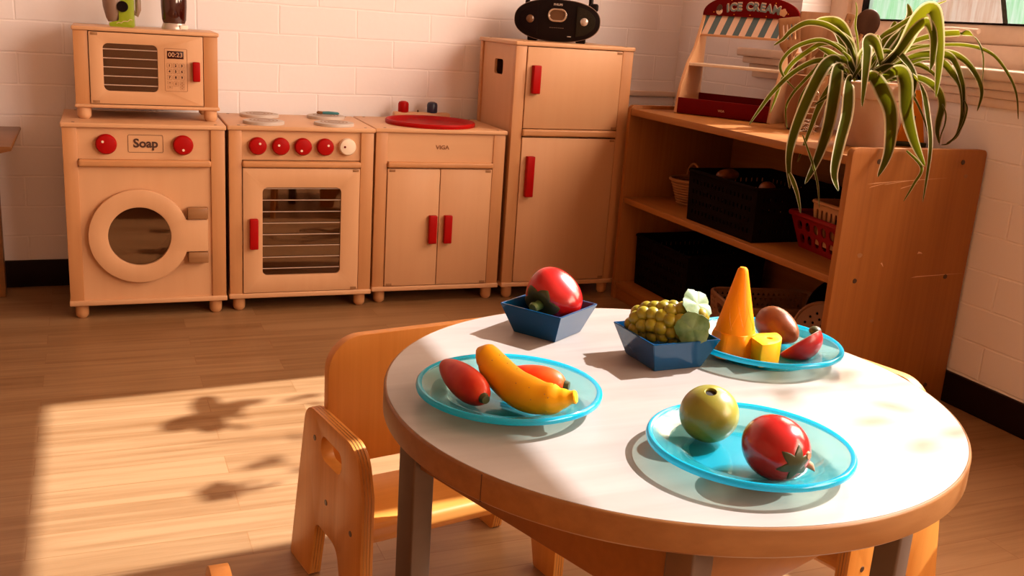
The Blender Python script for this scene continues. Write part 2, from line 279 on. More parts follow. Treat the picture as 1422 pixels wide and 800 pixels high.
# spider plant leaves: (width, mid-line points)
LEAVES = [
 (0.013, [(1.434,-1.186,0.75),(1.4,-1.195,0.783),(1.366,-1.197,0.79),(1.323,-1.193,0.787),(1.273,-1.186,0.758),(1.231,-1.181,0.715),(1.2,-1.181,0.674),(1.175,-1.183,0.639)]),
 (0.03, [(1.421,-1.181,0.768),(1.374,-1.205,0.794),(1.333,-1.22,0.779),(1.293,-1.232,0.718),(1.257,-1.244,0.64),(1.236,-1.261,0.578),(1.233,-1.284,0.509)]),
 (0.03, [(1.419,-1.18,0.765),(1.369,-1.224,0.778),(1.338,-1.26,0.731),(1.308,-1.291,0.65),(1.27,-1.316,0.581),(1.229,-1.337,0.529)]),
 (0.032, [(1.44,-1.189,0.745),(1.379,-1.256,0.75),(1.34,-1.308,0.682),(1.295,-1.351,0.622),(1.256,-1.392,0.563),(1.235,-1.438,0.532)]),
 (0.03, [(1.504,-1.217,0.785),(1.44,-1.255,0.834),(1.39,-1.282,0.841),(1.364,-1.315,0.813),(1.34,-1.346,0.773),(1.319,-1.376,0.703)]),
 (0.036, [(1.465,-1.2,0.753),(1.434,-1.27,0.763),(1.421,-1.327,0.728),(1.404,-1.376,0.686),(1.375,-1.416,0.614),(1.328,-1.446,0.563)]),
 (0.034, [(1.498,-1.214,0.749),(1.481,-1.291,0.78),(1.459,-1.344,0.76),(1.433,-1.389,0.699),(1.421,-1.436,0.641),(1.416,-1.484,0.592)]),
 (0.022, [(1.515,-1.222,0.751),(1.514,-1.305,0.768),(1.495,-1.36,0.745),(1.476,-1.407,0.691),(1.455,-1.451,0.626),(1.424,-1.487,0.516)]),
 (0.036, [(1.494,-1.212,0.775),(1.508,-1.26,0.823),(1.513,-1.293,0.892),(1.515,-1.322,0.918),(1.514,-1.347,0.897),(1.515,-1.372,0.823),(1.506,-1.392,0.73)]),
 (0.022, [(1.497,-1.214,0.774),(1.5,-1.262,0.819),(1.5,-1.297,0.865),(1.503,-1.329,0.889),(1.502,-1.358,0.862),(1.49,-1.38,0.811),(1.47,-1.398,0.788)]),
 (0.015, [(1.501,-1.216,0.784),(1.545,-1.24,0.838),(1.593,-1.264,0.862),(1.638,-1.298,0.872),(1.633,-1.343,0.868),(1.634,-1.379,0.829),(1.634,-1.393,0.765)]),
 (0.008, [(1.502,-1.216,0.783),(1.554,-1.25,0.829),(1.617,-1.286,0.844),(1.637,-1.346,0.844),(1.636,-1.407,0.828),(1.635,-1.457,0.79),(1.637,-1.486,0.75),(1.637,-1.503,0.699)]),
 (0.02, [(1.504,-1.217,0.769),(1.551,-1.253,0.811),(1.593,-1.282,0.822),(1.621,-1.305,0.815),(1.633,-1.331,0.772),(1.638,-1.342,0.737),(1.639,-1.352,0.689)]),
 (0.015, [(1.503,-1.216,0.772),(1.578,-1.256,0.82),(1.63,-1.285,0.826),(1.64,-1.327,0.811),(1.636,-1.374,0.778),(1.64,-1.391,0.744),(1.634,-1.393,0.704)]),
 (0.018, [(1.505,-1.217,0.76),(1.577,-1.26,0.81),(1.611,-1.283,0.807),(1.637,-1.302,0.779),(1.64,-1.332,0.748),(1.639,-1.349,0.694),(1.637,-1.345,0.644),(1.63,-1.326,0.622)]),
 (0.018, [(1.506,-1.218,0.756),(1.563,-1.263,0.767),(1.598,-1.294,0.748),(1.609,-1.312,0.714),(1.599,-1.321,0.672),(1.592,-1.33,0.648),(1.592,-1.342,0.623)]),
 (0.025, [(1.465,-1.2,0.754),(1.442,-1.161,0.839),(1.427,-1.133,0.877),(1.4,-1.102,0.879),(1.397,-1.083,0.868)]),
 (0.03, [(1.459,-1.197,0.76),(1.449,-1.171,0.799),(1.437,-1.15,0.829),(1.424,-1.13,0.861),(1.398,-1.105,0.873)]),
 (0.0144, [(1.458,-1.197,0.761),(1.416,-1.194,0.83),(1.363,-1.183,0.866),(1.311,-1.17,0.872),(1.274,-1.164,0.853),(1.252,-1.164,0.832),(1.229,-1.163,0.817)]),
 (0.0112, [(1.459,-1.197,0.758),(1.409,-1.187,0.811),(1.358,-1.173,0.835),(1.312,-1.161,0.825),(1.28,-1.154,0.804),(1.262,-1.153,0.774),(1.269,-1.163,0.748),(1.293,-1.18,0.721)]),
 (0.0128, [(1.459,-1.197,0.76),(1.423,-1.172,0.817),(1.383,-1.148,0.829),(1.349,-1.127,0.804),(1.324,-1.111,0.774),(1.312,-1.1,0.735),(1.306,-1.092,0.69),(1.302,-1.085,0.657)]),
 (0.0048, [(1.457,-1.196,0.769),(1.454,-1.177,0.84),(1.453,-1.163,0.873),(1.459,-1.154,0.907),(1.461,-1.143,0.927)]),
 (0.014, [(1.477,-1.205,0.77),(1.503,-1.192,0.843),(1.545,-1.192,0.873),(1.592,-1.197,0.903),(1.631,-1.199,0.926),(1.639,-1.243,0.943)]),
 (0.0275, [(1.489,-1.21,0.768),(1.535,-1.194,0.833),(1.577,-1.186,0.866),(1.602,-1.173,0.904),(1.609,-1.153,0.933)]),
 (0.0325, [(1.484,-1.208,0.765),(1.522,-1.188,0.826),(1.554,-1.175,0.858),(1.573,-1.16,0.891)]),
 (0.0325, [(1.49,-1.211,0.762),(1.536,-1.208,0.812),(1.562,-1.202,0.847),(1.571,-1.191,0.872)]),
 (0.022, [(1.49,-1.21,0.765),(1.502,-1.252,0.816),(1.512,-1.283,0.799),(1.513,-1.308,0.776),(1.504,-1.326,0.755),(1.489,-1.341,0.725)]),
 (0.008, [(1.434,-1.186,0.752),(1.369,-1.174,0.788),(1.343,-1.174,0.766),(1.314,-1.172,0.735),(1.292,-1.172,0.71),(1.277,-1.175,0.678),(1.28,-1.185,0.633)]),
 (0.014, [(1.44,-1.189,0.749),(1.398,-1.181,0.775),(1.367,-1.175,0.756),(1.346,-1.173,0.724),(1.338,-1.176,0.69),(1.317,-1.173,0.667),(1.302,-1.173,0.641)]),
 (0.01, [(1.44,-1.189,0.746),(1.401,-1.178,0.768),(1.363,-1.166,0.749),(1.338,-1.159,0.722),(1.326,-1.158,0.691),(1.32,-1.159,0.653)]),
 (0.008, [(1.376,-1.466,0.622),(1.41,-1.481,0.589),(1.4,-1.477,0.553),(1.386,-1.471,0.515)]),
 (0.012, [(1.195,-1.322,0.551),(1.204,-1.326,0.534),(1.217,-1.332,0.504),(1.229,-1.337,0.464)]),
 (0.02, [(1.465,-1.2,0.753),(1.455,-1.241,0.761),(1.449,-1.272,0.754),(1.429,-1.293,0.778)]),
 (0.02, [(1.443,-1.19,0.747),(1.404,-1.197,0.753),(1.37,-1.201,0.727),(1.344,-1.205,0.683),(1.324,-1.212,0.634),(1.299,-1.215,0.559)]),
 (0.014, [(1.465,-1.2,0.757),(1.516,-1.207,0.792),(1.564,-1.218,0.826),(1.619,-1.232,0.838),(1.635,-1.263,0.829)]),
 (0.014, [(1.465,-1.2,0.755),(1.523,-1.218,0.787),(1.578,-1.236,0.797),(1.625,-1.252,0.778),(1.64,-1.265,0.748)]),
 (0.03, [(1.457,-1.196,0.752),(1.428,-1.193,0.809),(1.415,-1.194,0.833),(1.379,-1.184,0.861)]),
 (0.0325, [(1.46,-1.198,0.75),(1.45,-1.211,0.802),(1.454,-1.227,0.83),(1.457,-1.24,0.855)]),
 (0.02, [(1.452,-1.194,0.748),(1.417,-1.201,0.79),(1.383,-1.202,0.798),(1.35,-1.202,0.812),(1.321,-1.203,0.819)]),
 (0.018, [(1.466,-1.2,0.748),(1.481,-1.232,0.776),(1.496,-1.257,0.785),(1.519,-1.284,0.764),(1.533,-1.306,0.724)]),
 (0.0096, [(1.463,-1.199,0.749),(1.493,-1.221,0.761),(1.524,-1.241,0.761),(1.559,-1.262,0.73),(1.585,-1.28,0.685),(1.604,-1.293,0.637)]),
 (0.0128, [(1.434,-1.186,0.75),(1.401,-1.208,0.76),(1.377,-1.224,0.736),(1.347,-1.235,0.717),(1.303,-1.239,0.692)]),
 (0.016, [(1.442,-1.19,0.751),(1.42,-1.239,0.787),(1.393,-1.271,0.809),(1.371,-1.301,0.777)]),
 (0.0128, [(1.465,-1.2,0.757),(1.487,-1.209,0.806),(1.508,-1.218,0.82),(1.533,-1.229,0.807),(1.556,-1.239,0.787)]),
 (0.0176, [(1.459,-1.197,0.757),(1.475,-1.195,0.817),(1.49,-1.195,0.849),(1.509,-1.197,0.835)]),
 (0.0128, [(1.46,-1.198,0.752),(1.424,-1.204,0.782),(1.405,-1.213,0.8),(1.379,-1.217,0.814)]),
 (0.0112, [(1.46,-1.198,0.752),(1.408,-1.186,0.78),(1.371,-1.178,0.805),(1.365,-1.182,0.775),(1.357,-1.185,0.744)]),
 (0.0048, [(1.224,-1.313,0.633),(1.24,-1.32,0.599),(1.255,-1.327,0.564),(1.269,-1.333,0.523),(1.278,-1.337,0.475)]),
 (0.0048, [(1.635,-1.35,0.724),(1.636,-1.361,0.708),(1.635,-1.361,0.683),(1.637,-1.351,0.657),(1.628,-1.336,0.625),(1.611,-1.329,0.619)]),
 (0.0048, [(1.599,-1.323,0.712),(1.609,-1.328,0.691),(1.611,-1.329,0.667),(1.607,-1.327,0.641),(1.607,-1.327,0.618)]),
]

# ---------------------------------------------------------------- mesh helpers
class MB:
    """collects shapes; build() links them as ONE mesh object"""
    def __init__(s): s.bm = bmesh.new(); s.uv = None
    def _add(s, tmp, mat4=None, mi=0):
        if mat4 is not None: bmesh.ops.transform(tmp, matrix=mat4, verts=tmp.verts)
        for f in tmp.faces: f.material_index = mi
        me = bpy.data.meshes.new('tmp'); tmp.to_mesh(me); tmp.free(); s.bm.from_mesh(me); bpy.data.meshes.remove(me); return s
    def box(s, x0, x1, y0, y1, z0, z1, bev=.0012, seg=2, mat4=None, mi=0):
        t = bmesh.new(); bmesh.ops.create_cube(t, size=1)
        bmesh.ops.transform(t, matrix=Matrix.Translation(((x0+x1)/2, (y0+y1)/2, (z0+z1)/2)) @ Matrix.Diagonal((x1-x0, y1-y0, z1-z0, 1)), verts=t.verts)
        if bev: bmesh.ops.bevel(t, geom=list(t.edges), offset=min(bev, .45*min(x1-x0, y1-y0, z1-z0)), segments=seg, affect='EDGES', profile=.5)
        return s._add(t, mat4, mi)
    def lathe(s, prof, n=32, mat4=None, mi=0, ang=2*pi, cap=True):
        """profile (r, z) turned about z"""
        t = bmesh.new(); full = abs(ang-2*pi) < 1e-6; m = n if full else n+1
        rings = []
        for r, z in prof:
            if r < 1e-6: rings.append([t.verts.new((0, 0, z))]*m)
            else: rings.append([t.verts.new((r*cos(ang*k/n), r*sin(ang*k/n), z)) for k in range(m)])
        for a, b in zip(rings, rings[1:]):
            for k in range(n):
                q = [a[k], a[(k+1) % m], b[(k+1) % m], b[k]]; u = []
                for v in q:
                    if v not in u: u.append(v)
                if len(u) > 2:
                    try: t.faces.new(u)
                    except ValueError: pass
        if cap and not full:
            for k in (0, m-1):
                u = []
                for rg in rings:
                    if rg[k] not in u: u.append(rg[k])
                if len(u) > 2: t.faces.new(u)
        bmesh.ops.recalc_face_normals(t, faces=t.faces)
        return s._add(t, mat4, mi)
    def prism(s, loops, d0, d1, bev=0, mat4=None, mi=0):
        """outline loops (first = outside, others = holes) in x,z, thickness along y from d0 to d1"""
        t = bmesh.new(); vs = []
        for lp in loops:
            v = [t.verts.new((p[0], d0, p[1])) for p in lp]; vs.append(v)
            for a, b in zip(v, v[1:]+v[:1]): t.edges.new((a, b))
        bmesh.ops.triangle_fill(t, use_beauty=True, use_dissolve=False, edges=list(t.edges), normal=(0, -1, 0))
        cap = list(t.faces)
        back = {}
        for v in vs:
            for q in v: back[q] = t.verts.new((q.co.x, d1, q.co.z))
        for f in cap: t.faces.new([back[q] for q in reversed(f.verts)])
        rim = []
        for v in vs:
            for a, b in zip(v, v[1:]+v[:1]): t.faces.new([a, b, back[b], back[a]]); rim += [(a, b), (back[a], back[b])]
        bmesh.ops.recalc_face_normals(t, faces=t.faces)
        if bev:
            es = [e for p in rim for e in [t.edges.get(p)] if e]
            bmesh.ops.bevel(t, geom=es, offset=bev, segments=2, affect='EDGES', profile=.5, clamp_overlap=True)
        return s._add(t, mat4, mi)
    def tube(s, pts, r, n=8, mi=0, closed=False, cap=True):
        """swept tube; r is a number or a list of radii"""
        t = bmesh.new(); P = [Vector(p) for p in pts]; N = len(P); R = r if isinstance(r, (list, tuple)) else [r]*N
        up = None; rings = []
        for i, p in enumerate(P):
            if closed: tg = (P[(i+1) % N]-P[i-1]).normalized()
            else: tg = (P[min(i+1, N-1)]-P[max(i-1, 0)]).normalized()
            if up is None: up = tg.orthogonal().normalized()
            up = (up-tg*up.dot(tg)); up = up.normalized() if up.length > 1e-6 else tg.orthogonal().normalized()
            sd = tg.cross(up)
            rings.append([t.verts.new(p+(up*cos(2*pi*k/n)+sd*sin(2*pi*k/n))*R[i]) for k in range(n)])
        pr = list(zip(rings, rings[1:]))+([(rings[-1], rings[0])] if closed else [])
        for a, b in pr:
            for k in range(n): t.faces.new([a[k], a[(k+1) % n], b[(k+1) % n], b[k]])
        if cap and not closed: t.faces.new(list(reversed(rings[0]))); t.faces.new(rings[-1])
        bmesh.ops.recalc_face_normals(t, faces=t.faces)
        return s._add(t, None, mi)
    def blob(s, fn, n=32, m=20, mat4=None, mi=0):
        """closed surface from fn(theta, phi) -> (x, y, z); phi runs pole to pole"""
        t = bmesh.new(); top = t.verts.new(fn(0, 0)); bot = t.verts.new(fn(0, pi)); rings = []
        for j in range(1, m): rings.append([t.verts.new(fn(2*pi*k/n, pi*j/m)) for k in range(n)])
        for k in range(n):
            t.faces.new([top, rings[0][k], rings[0][(k+1) % n]]); t.faces.new([bot, rings[-1][(k+1) % n], rings[-1][k]])
        for a, b in zip(rings, rings[1:]):
            for k in range(n): t.faces.new([a[k], b[k], b[(k+1) % n], a[(k+1) % n]])
        bmesh.ops.recalc_face_normals(t, faces=t.faces)
        return s._add(t, mat4, mi)
    def build(s, name, mat, parent=None, smooth=True, ang=38, loc=None, rot=None):
        me = bpy.data.meshes.new(name); s.bm.to_mesh(me); s.bm.free()
        for m in (mat if isinstance(mat, (list, tuple)) else [mat]): me.materials.append(m)
        o = bpy.data.objects.new(name, me); COL.objects.link(o)
        if smooth:
            me.shade_smooth(); me.set_sharp_from_angle(angle=radians(ang))
        if parent is not None: o.parent = parent
        if loc: o.location = loc
        if rot: o.rotation_euler = rot
        return o
def thing(name, label, cat, loc=(0, 0, 0), rz=0, group=None, rot=None):
    o = bpy.data.objects.new(name, None); COL.objects.link(o); o.location = loc; o.rotation_euler = rot or (0, 0, rz)
    o.empty_display_size = .05; return tag(o, label, cat, group)
def tag(o, label, cat, group=None):
    o['label'] = label; o['category'] = cat
    if group: o['group'] = group
    return o
def struct(o): o['kind'] = 'structure'; return o
def T(x=0, y=0, z=0): return Matrix.Translation((x, y, z))
def RX(a): return Matrix.Rotation(a, 4, 'X')
def RY(a): return Matrix.Rotation(a, 4, 'Y')
def RZ(a): return Matrix.Rotation(a, 4, 'Z')
def circ(cx, cz, r, n=48, a0=0): return [(cx+r*cos(a0+2*pi*k/n), cz+r*sin(a0+2*pi*k/n)) for k in range(n)]
def rrect(x0, x1, z0, z1, r, n=6):
    o = []
    for cx, cz, a in ((x1-r, z0+r, -pi/2), (x1-r, z1-r, 0), (x0+r, z1-r, pi/2), (x0+r, z0+r, pi)):
        o += [(cx+r*cos(a+pi/2*k/n), cz+r*sin(a+pi/2*k/n)) for k in range(n+1)]
    return o
def fillet(pts, n=6):
    """polygon corners (x, z, radius) rounded"""
    o = []; N = len(pts)
    for i in range(N):
        p = Vector(pts[i][:2]); r = pts[i][2]
        if r <= 0: o.append(tuple(p)); continue
        a = (Vector(pts[i-1][:2])-p).normalized(); b = (Vector(pts[(i+1) % N][:2])-p).normalized()
        th = a.angle(b); d = r/math.tan(th/2); c = p+(a+b).normalized()*(r/sin(th/2))
        s, e = p+a*d-c, p+b*d-c; a0 = atan2(s.y, s.x); da = atan2(e.y, e.x)-a0
        da = (da+pi) % (2*pi)-pi
        o += [(c.x+r*cos(a0+da*k/n), c.y+r*sin(a0+da*k/n)) for k in range(n+1)]
    return o
def text(s, size, loc, mat, parent, name, rot=(pi/2, 0, 0), ext=.0004, bold=0, align='CENTER', sx=1.0):
    cu = bpy.data.curves.new('txt', 'FONT'); cu.body = s; cu.size = size; cu.extrude = ext; cu.offset = bold; cu.align_x = align; cu.align_y = 'CENTER'; cu.resolution_u = 3
    ob = bpy.data.objects.new('txt', cu); COL.objects.link(ob); bpy.context.view_layer.update()
    me = bpy.data.meshes.new_from_object(ob.evaluated_get(bpy.context.evaluated_depsgraph_get()))
    bpy.data.objects.remove(ob); bpy.data.curves.remove(cu)
    me.materials.clear(); me.materials.append(mat); me.name = name
    o = bpy.data.objects.new(name, me); COL.objects.link(o); o.location = loc; o.rotation_euler = rot; o.scale = (sx, 1, 1); o.parent = parent
    return o
def frame_line(mb, x0, x1, z0, z1, r, w, y0, y1):
    mb.prism([rrect(x0, x1, z0, z1, r), rrect(x0+w, x1-w, z0+w, z1-w, max(r-w, .0005))], y0, y1); return mb
FX = lambda x, y, z: T(x, y, z) @ RX(pi/2)      # lathe axis pointing to -y (towards the viewer's side)

# ---------------------------------------------------------------- the setting
XR = 1.7008
fl = MB().box(-3.2, XR+.22, -6.2, .3, -.06, 0, bev=0).build('floor', M['floor'], smooth=False); struct(fl)
w = MB().box(-3.2, XR+.3, 0, .12, 0, 2.6, bev=0).build('wall_back', M['brick_back'], smooth=False); struct(w)
# right wall with one wide window opening
WY0, WY1, WZ0, WZ1 = -2.62, -.643, .795, 2.085
VY0, VY1 = -5.9, -3.0          # the next window along the same wall, beside the camera
wr = MB()
wr.box(XR, XR+.22, -6.2, 0, 0, WZ0, bev=0); wr.box(XR, XR+.22, -6.2, 0, WZ1, 2.6, bev=0)
wr.box(XR, XR+.22, WY1, 0, WZ0, WZ1, bev=0); wr.box(XR, XR+.22, VY1, WY0, WZ0, WZ1, bev=0); wr.box(XR, XR+.22, -6.2, VY0, WZ0, WZ1, bev=0)
struct(wr.build('wall_right', M['brick_right'], smooth=False))
struct(MB().box(-3.2, -3.08, -6.2, 0, 0, 2.6, bev=0).build('wall_left', M['ceil'], smooth=False))
struct(MB().box(-3.2, XR+.2, -6.3, -6.2, 0, 2.6, bev=0).build('wall_rear', M['ceil'], smooth=False))
struct(MB().box(-3.2, XR+.2, -6.3, .12, 2.6, 2.68, bev=0).build('ceiling', M['ceil2'], smooth=False))
struct(MB().box(-3.08, XR, -.012, .001, 0, .0777, bev=.002).build('baseboard_back', M['base_dark']))
struct(MB().box(XR-.010, XR+.001, -6.2, -.012, 0, .0777, bev=.002).build('baseboard_right', M['base_dark']))
struct(MB().box(1.33, XR, -.014, .001, .606, .624, bev=.003).build('trim_1', M['white_wall']))
struct(MB().box(XR+.22, 3.2, -6.2, .3, -.06, 0, bev=0).build('ground', M['apron'], smooth=False))
# window sill board with stepped moulding below
sl = MB(); sl.box(XR-.042, XR+.10, WY0-.1, -.405, .772, .797, bev=.006, seg=3)
sl.box(XR-.030, XR+.01, WY0-.09, -.425, .752, .772, bev=.004); sl.box(XR-.018, XR+.01, WY0-.08, -.445, .733, .752, bev=.004); sl.box(XR-.010, XR+.01, WY0-.08, -.455, .712, .733, bev=.003)
struct(sl.build('trim_2', M['white_wall']))
def window():
    root = bpy.data.objects.new('window_1', None); COL.objects.link(root); root['kind'] = 'structure'
    f = MB(); X0, X1 = XR+.10, XR+.16
    for y0, y1, z0, z1 in ((WY0, WY1, WZ0, WZ0+.056), (WY0, WY1, WZ1-.05, WZ1), (WY0, WY0+.06, WZ0+.056, WZ1-.05), (WY1-.075, WY1, WZ0+.056, WZ1-.05), (-1.72, -1.50, WZ0+.056, WZ1-.05)):
        f.box(X0, X1, y0, y1, z0, z1, bev=.004)
    struct(f.build('window_frame', M['white_wall'], root))
    panes = ((-1.545, WY1-.075), (WY0+.06, -1.675))
    for ya, yb in panes:
        s = MB(); za, zb = WZ0+.056, WZ1-.05; wd = .052
        if ya < -1.6: wd = .05
        for y0, y1, z0, z1 in ((ya, yb, za, za+.048), (ya, yb, zb-.045, zb), (ya, ya+wd, za+.048, zb-.045), (yb-wd, yb, za+.048, zb-.045)):
            s.box(X0+.012, X1-.012, y0, y1, z0, z1, bev=.005)
        so = struct(s.build('sash', M['white_wall'], root))
        g = MB(); g.box(X0+.030, X0+.034, ya+.04, yb-.04, za+.03, zb-.03, bev=0); struct(g.build('pane', M['glass'], so))
        gk = MB()
        for y0, y1, z0, z1 in ((ya+wd, yb-wd, za+.046, za+.051), (ya+wd-.001, ya+wd+.004, za+.046, zb-.045), (yb-wd-.004, yb-wd+.001, za+.046, zb-.045)):
            gk.box(X0+.008, X0+.028, y0, y1, z0, z1, bev=0)
        struct(gk.build('gasket', M['black_matte'], so))
        if ya > -1.6:
            q = bmesh.new(); q.faces.new([q.verts.new(c) for c in ((X0+.0295, ya+wd-.01, za+.040), (X0+.0295, yb-wd+.01, za+.040), (X0+.0295, yb-wd+.01, za+.115), (X0+.0295, ya+wd-.01, za+.115))])
            p = MB(); p._add(q); struct(p.build('painting', M['painted'], so, smooth=False))
            h = MB(); h.tube([(X0-.012, -1.10, za+.024), (X0-.020, -1.10, za+.030), (X0-.022, -1.14, za+.031), (X0-.020, -1.22, za+.029)], .007, 10); h.box(X0-.012, X0+.013, -1.125, -1.075, za+.012, za+.036, bev=.004)
            struct(h.build('handle', M['white_wall'], so))
window()
f = MB()
for y0, y1, z0, z1 in ((VY0, VY1, WZ0, WZ0+.08), (VY0, VY1, WZ1-.08, WZ1), (VY0, VY0+.08, WZ0+.08, WZ1-.08), (VY1-.08, VY1, WZ0+.08, WZ1-.08), (-4.5, -4.4, WZ0+.08, WZ1-.08)): f.box(XR+.10, XR+.16, y0, y1, z0, z1, bev=.004)
f = struct(f.build('window_2', M['white_wall']))

# ---------------------------------------------------------------- kitchen units (local origin = front left corner on the floor, y to the wall)
def carcass(root, W, D, H, panel_z, slab_corner=True, mats=True):
    b = MB(); b.box(0, W, 0, D, H-.012, H, bev=.003, seg=3).build('top', M['birch_x'], root)
    MB().box(.001, W-.001, .0, D, .0375, .0515, bev=.003, seg=3).build('base', M['birch_x'], root)
    for x0, x1 in ((.0035, .0375), (W-.0395, W-.0035)):
        MB().box(x0, x1, .005, .026, .0515, H-.012, bev=.001).build('front_post', M['beech_z'], root)
    for x0, x1 in ((.0035, .020), (W-.020, W-.0035)):
        MB().box(x0, x1, D-.024, D-.004, .0515, H-.012, bev=.001).build('rear_post', M['beech_z'], root)
    MB().box(.008, W-.008, D-.012, D-.007, .0515, H-.012, bev=0).build('back_panel', M['birch_z'], root)
    for x in (.030, W-.030):
        for y in (.028, D-.03):
            MB().lathe([(0, 0), (.010, 0), (.0155, .006), (.0165, .014), (.0165, .0385), (0, .0385)], 24, T(x, y, 0)).build('foot', M['beech_z'], root)
    for x in (.030, W-.026):
        for y in (.016, D-.018): MB().lathe([(0, .0006), (.004, .0006), (.004, -.002)], 12, T(x, y, H)).build('screw', M['screw'], root)
def side_panels(root, W, D, H, hole=None):
    for x in (.009, W-.017):
        lp = [[(.024, .0515), (D-.022, .0515), (D-.022, H-.012), (.024, H-.012)]]
        if hole: lp.append(rrect(*hole, .010))
        MB().prism(lp, 0, .008, mat4=T(x+.008, 0, 0) @ RZ(pi/2)).build('side_panel', M['birch_z'], root)
def handle(root, x0, x1, z0, z1, y=-.0005, d=.017, mat='red'):
    return MB().box(x0, x1, y-d, y, z0, z1, bev=.003, seg=3).build('handle', M[mat], root)
def hinge_plates(root, lst, y=.003):
    for x0, z0 in lst: MB().box(x0, x0+.017, y-.001, y+.004, z0, z0+.007, bev=.0005).build('hinge_plate', M['birch_dark'], root)
def knob(root, x, z, r, mat, dot, dmat='white_paint', y=.012):
    k = MB().lathe([(r*.98, 0), (r, .003), (r, .013), (r*.88, .017), (r*.6, .0185), (0, .019)], 32, FX(x, y, z)).build('knob', M[mat], root)
    dx, dz = dot; MB().lathe([(.0032, .0), (.0032, .0016), (0, .002)], 12, FX(x+dx*r*.62, y-.0178, z+dz*r*.62)).build('pointer_dot', M[dmat], k)
    return k
def front_rail(root, W, z0, z1): MB().box(.0375, W-.0395, -.004, .018, z0, z1, bev=.006, seg=4).build('rail', M['beech_x'], root)

H = .5158
# --- washing machine
t = thing('toy_washing_machine', 'wooden toy washing machine with round door and Soap panel under the toy microwave', 'toy washing machine', (-.2813, -.3634, 0), -.0153)
W, D = .400, .312
carcass(t, W, D, H, 0); side_panels(t, W, D, H)
p = MB().box(.0375, W-.0395, .012, .018, .424, H-.012, bev=0).build('control_panel', M['birch_x'], t)
front_rail(t, W, .405, .424)
MB().prism([[(.0375, .0515), (W-.0395, .0515), (W-.0395, .405), (.0375, .405)], circ(.178, .2235, .079, 64)], .011, .018).build('front_panel', M['birch_z'], t)
# drum behind the hole
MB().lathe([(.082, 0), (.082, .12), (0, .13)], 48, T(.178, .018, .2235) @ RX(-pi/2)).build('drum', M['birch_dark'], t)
a0 = math.asin(.0435/.1245)
ring = [(.178+.1245*cos(a0+(2*pi-2*a0)*k/72), .2235+.1245*sin(a0+(2*pi-2*a0)*k/72)) for k in range(73)]+[(.346, .2235-.0435), (.346, .2235+.0435)]
ring = ring[:-2]+[(.346, .180), (.349, .183), (.349, .264), (.346, .267)]
d = MB().prism([ring, circ(.178, .2235, .0775, 72)], -.008, .010, bev=.002).build('door', M['birch_z'], t)
MB().lathe([(0, 0), (.0785, 0), (.0785, .003), (0, .003)], 64, FX(.178, .004, .2235)).build('door_glass', M['acrylic'], d)
for z0, z1 in ((.2685, .300), (.149, .1785)): MB().box(.298, .350, -.014, .008, z0, z1, bev=.003).build('hinge_block', M['birch_dark'], t)
knob(t, .105, .463, .0255, 'red', (-.5, .45)); knob(t, .291, .463, .0255, 'red', (0, -.75))
sg = frame_line(MB(), .157, .2425, .4415, .487, .004, .0009, .0112, .0122).build('soap_sign', M['print'], p)
text('Soap', .031, (.1998, .0113, .4645), M['print'], p, 'lettering', bold=.0010)
# --- oven
t = thing('toy_oven', 'wooden toy oven with five control knobs and grey burners on top', 'toy oven', (.1227, -.3592, 0), -.0254)
W = .400
carcass(t, W, D, H, 0); side_panels(t, W, D, H)
MB().box(.0375, W-.0395, .012, .018, .424, H-.012, bev=0).build('control_panel', M['birch_x'], t)
front_rail(t, W, .4045, .4225)
for x, dt in zip((.0785, .1395, .1995, .260), ((.35, .5), (-.4, .25), (-.35, -.7), (.5, .35))): knob(t, x, .4625, .0235, 'red', dt)
knob(t, .3215, .4640, .0235, 'white_paint', (-.6, .05), 'dark_red')
d = MB().prism([rrect(.0395, W-.0415, .0535, .4025, .001, 2), rrect(.091, .307, .102, .350, .014)], .002, .014, bev=.0015).build('door', M['birch_z'], t)
MB().box(.085, .313, .010, .012, .096, .356, bev=0).build('door_glass', M['acrylic'], d)
r = MB()
for k in range(8): r.tube([(.090, .0065, .3465-.0322*k), (.308, .0065, .3465-.0322*k)], .0012, 8)
r.build('rack_bars', M['rack'], d)
handle(d, .0555, .0785, .180, .265, .002)
hinge_plates(d, ((W-.062, .3945), (W-.062, .0545)), .002)
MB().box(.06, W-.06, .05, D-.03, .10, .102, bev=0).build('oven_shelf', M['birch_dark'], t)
for x, y in ((.113, .242), (.103, .068), (.306, .242), (.296, .068)):
    bu = MB().lathe([(0, .009), (.050, .009), (.0545, .008), (.0555, .006), (.0555, 0), (0, 0)], 48, T(x, y, H)).build('burner', M['grey_burner'], t)
    g = MB()
    for r_ in (.034, .024, .014): g.lathe([(r_, .0092), (r_+.0022, .0096), (r_+.0044, .0092)], 40, T(x, y, H))
    g.build('burner_coil', M['birch_dark'], bu)
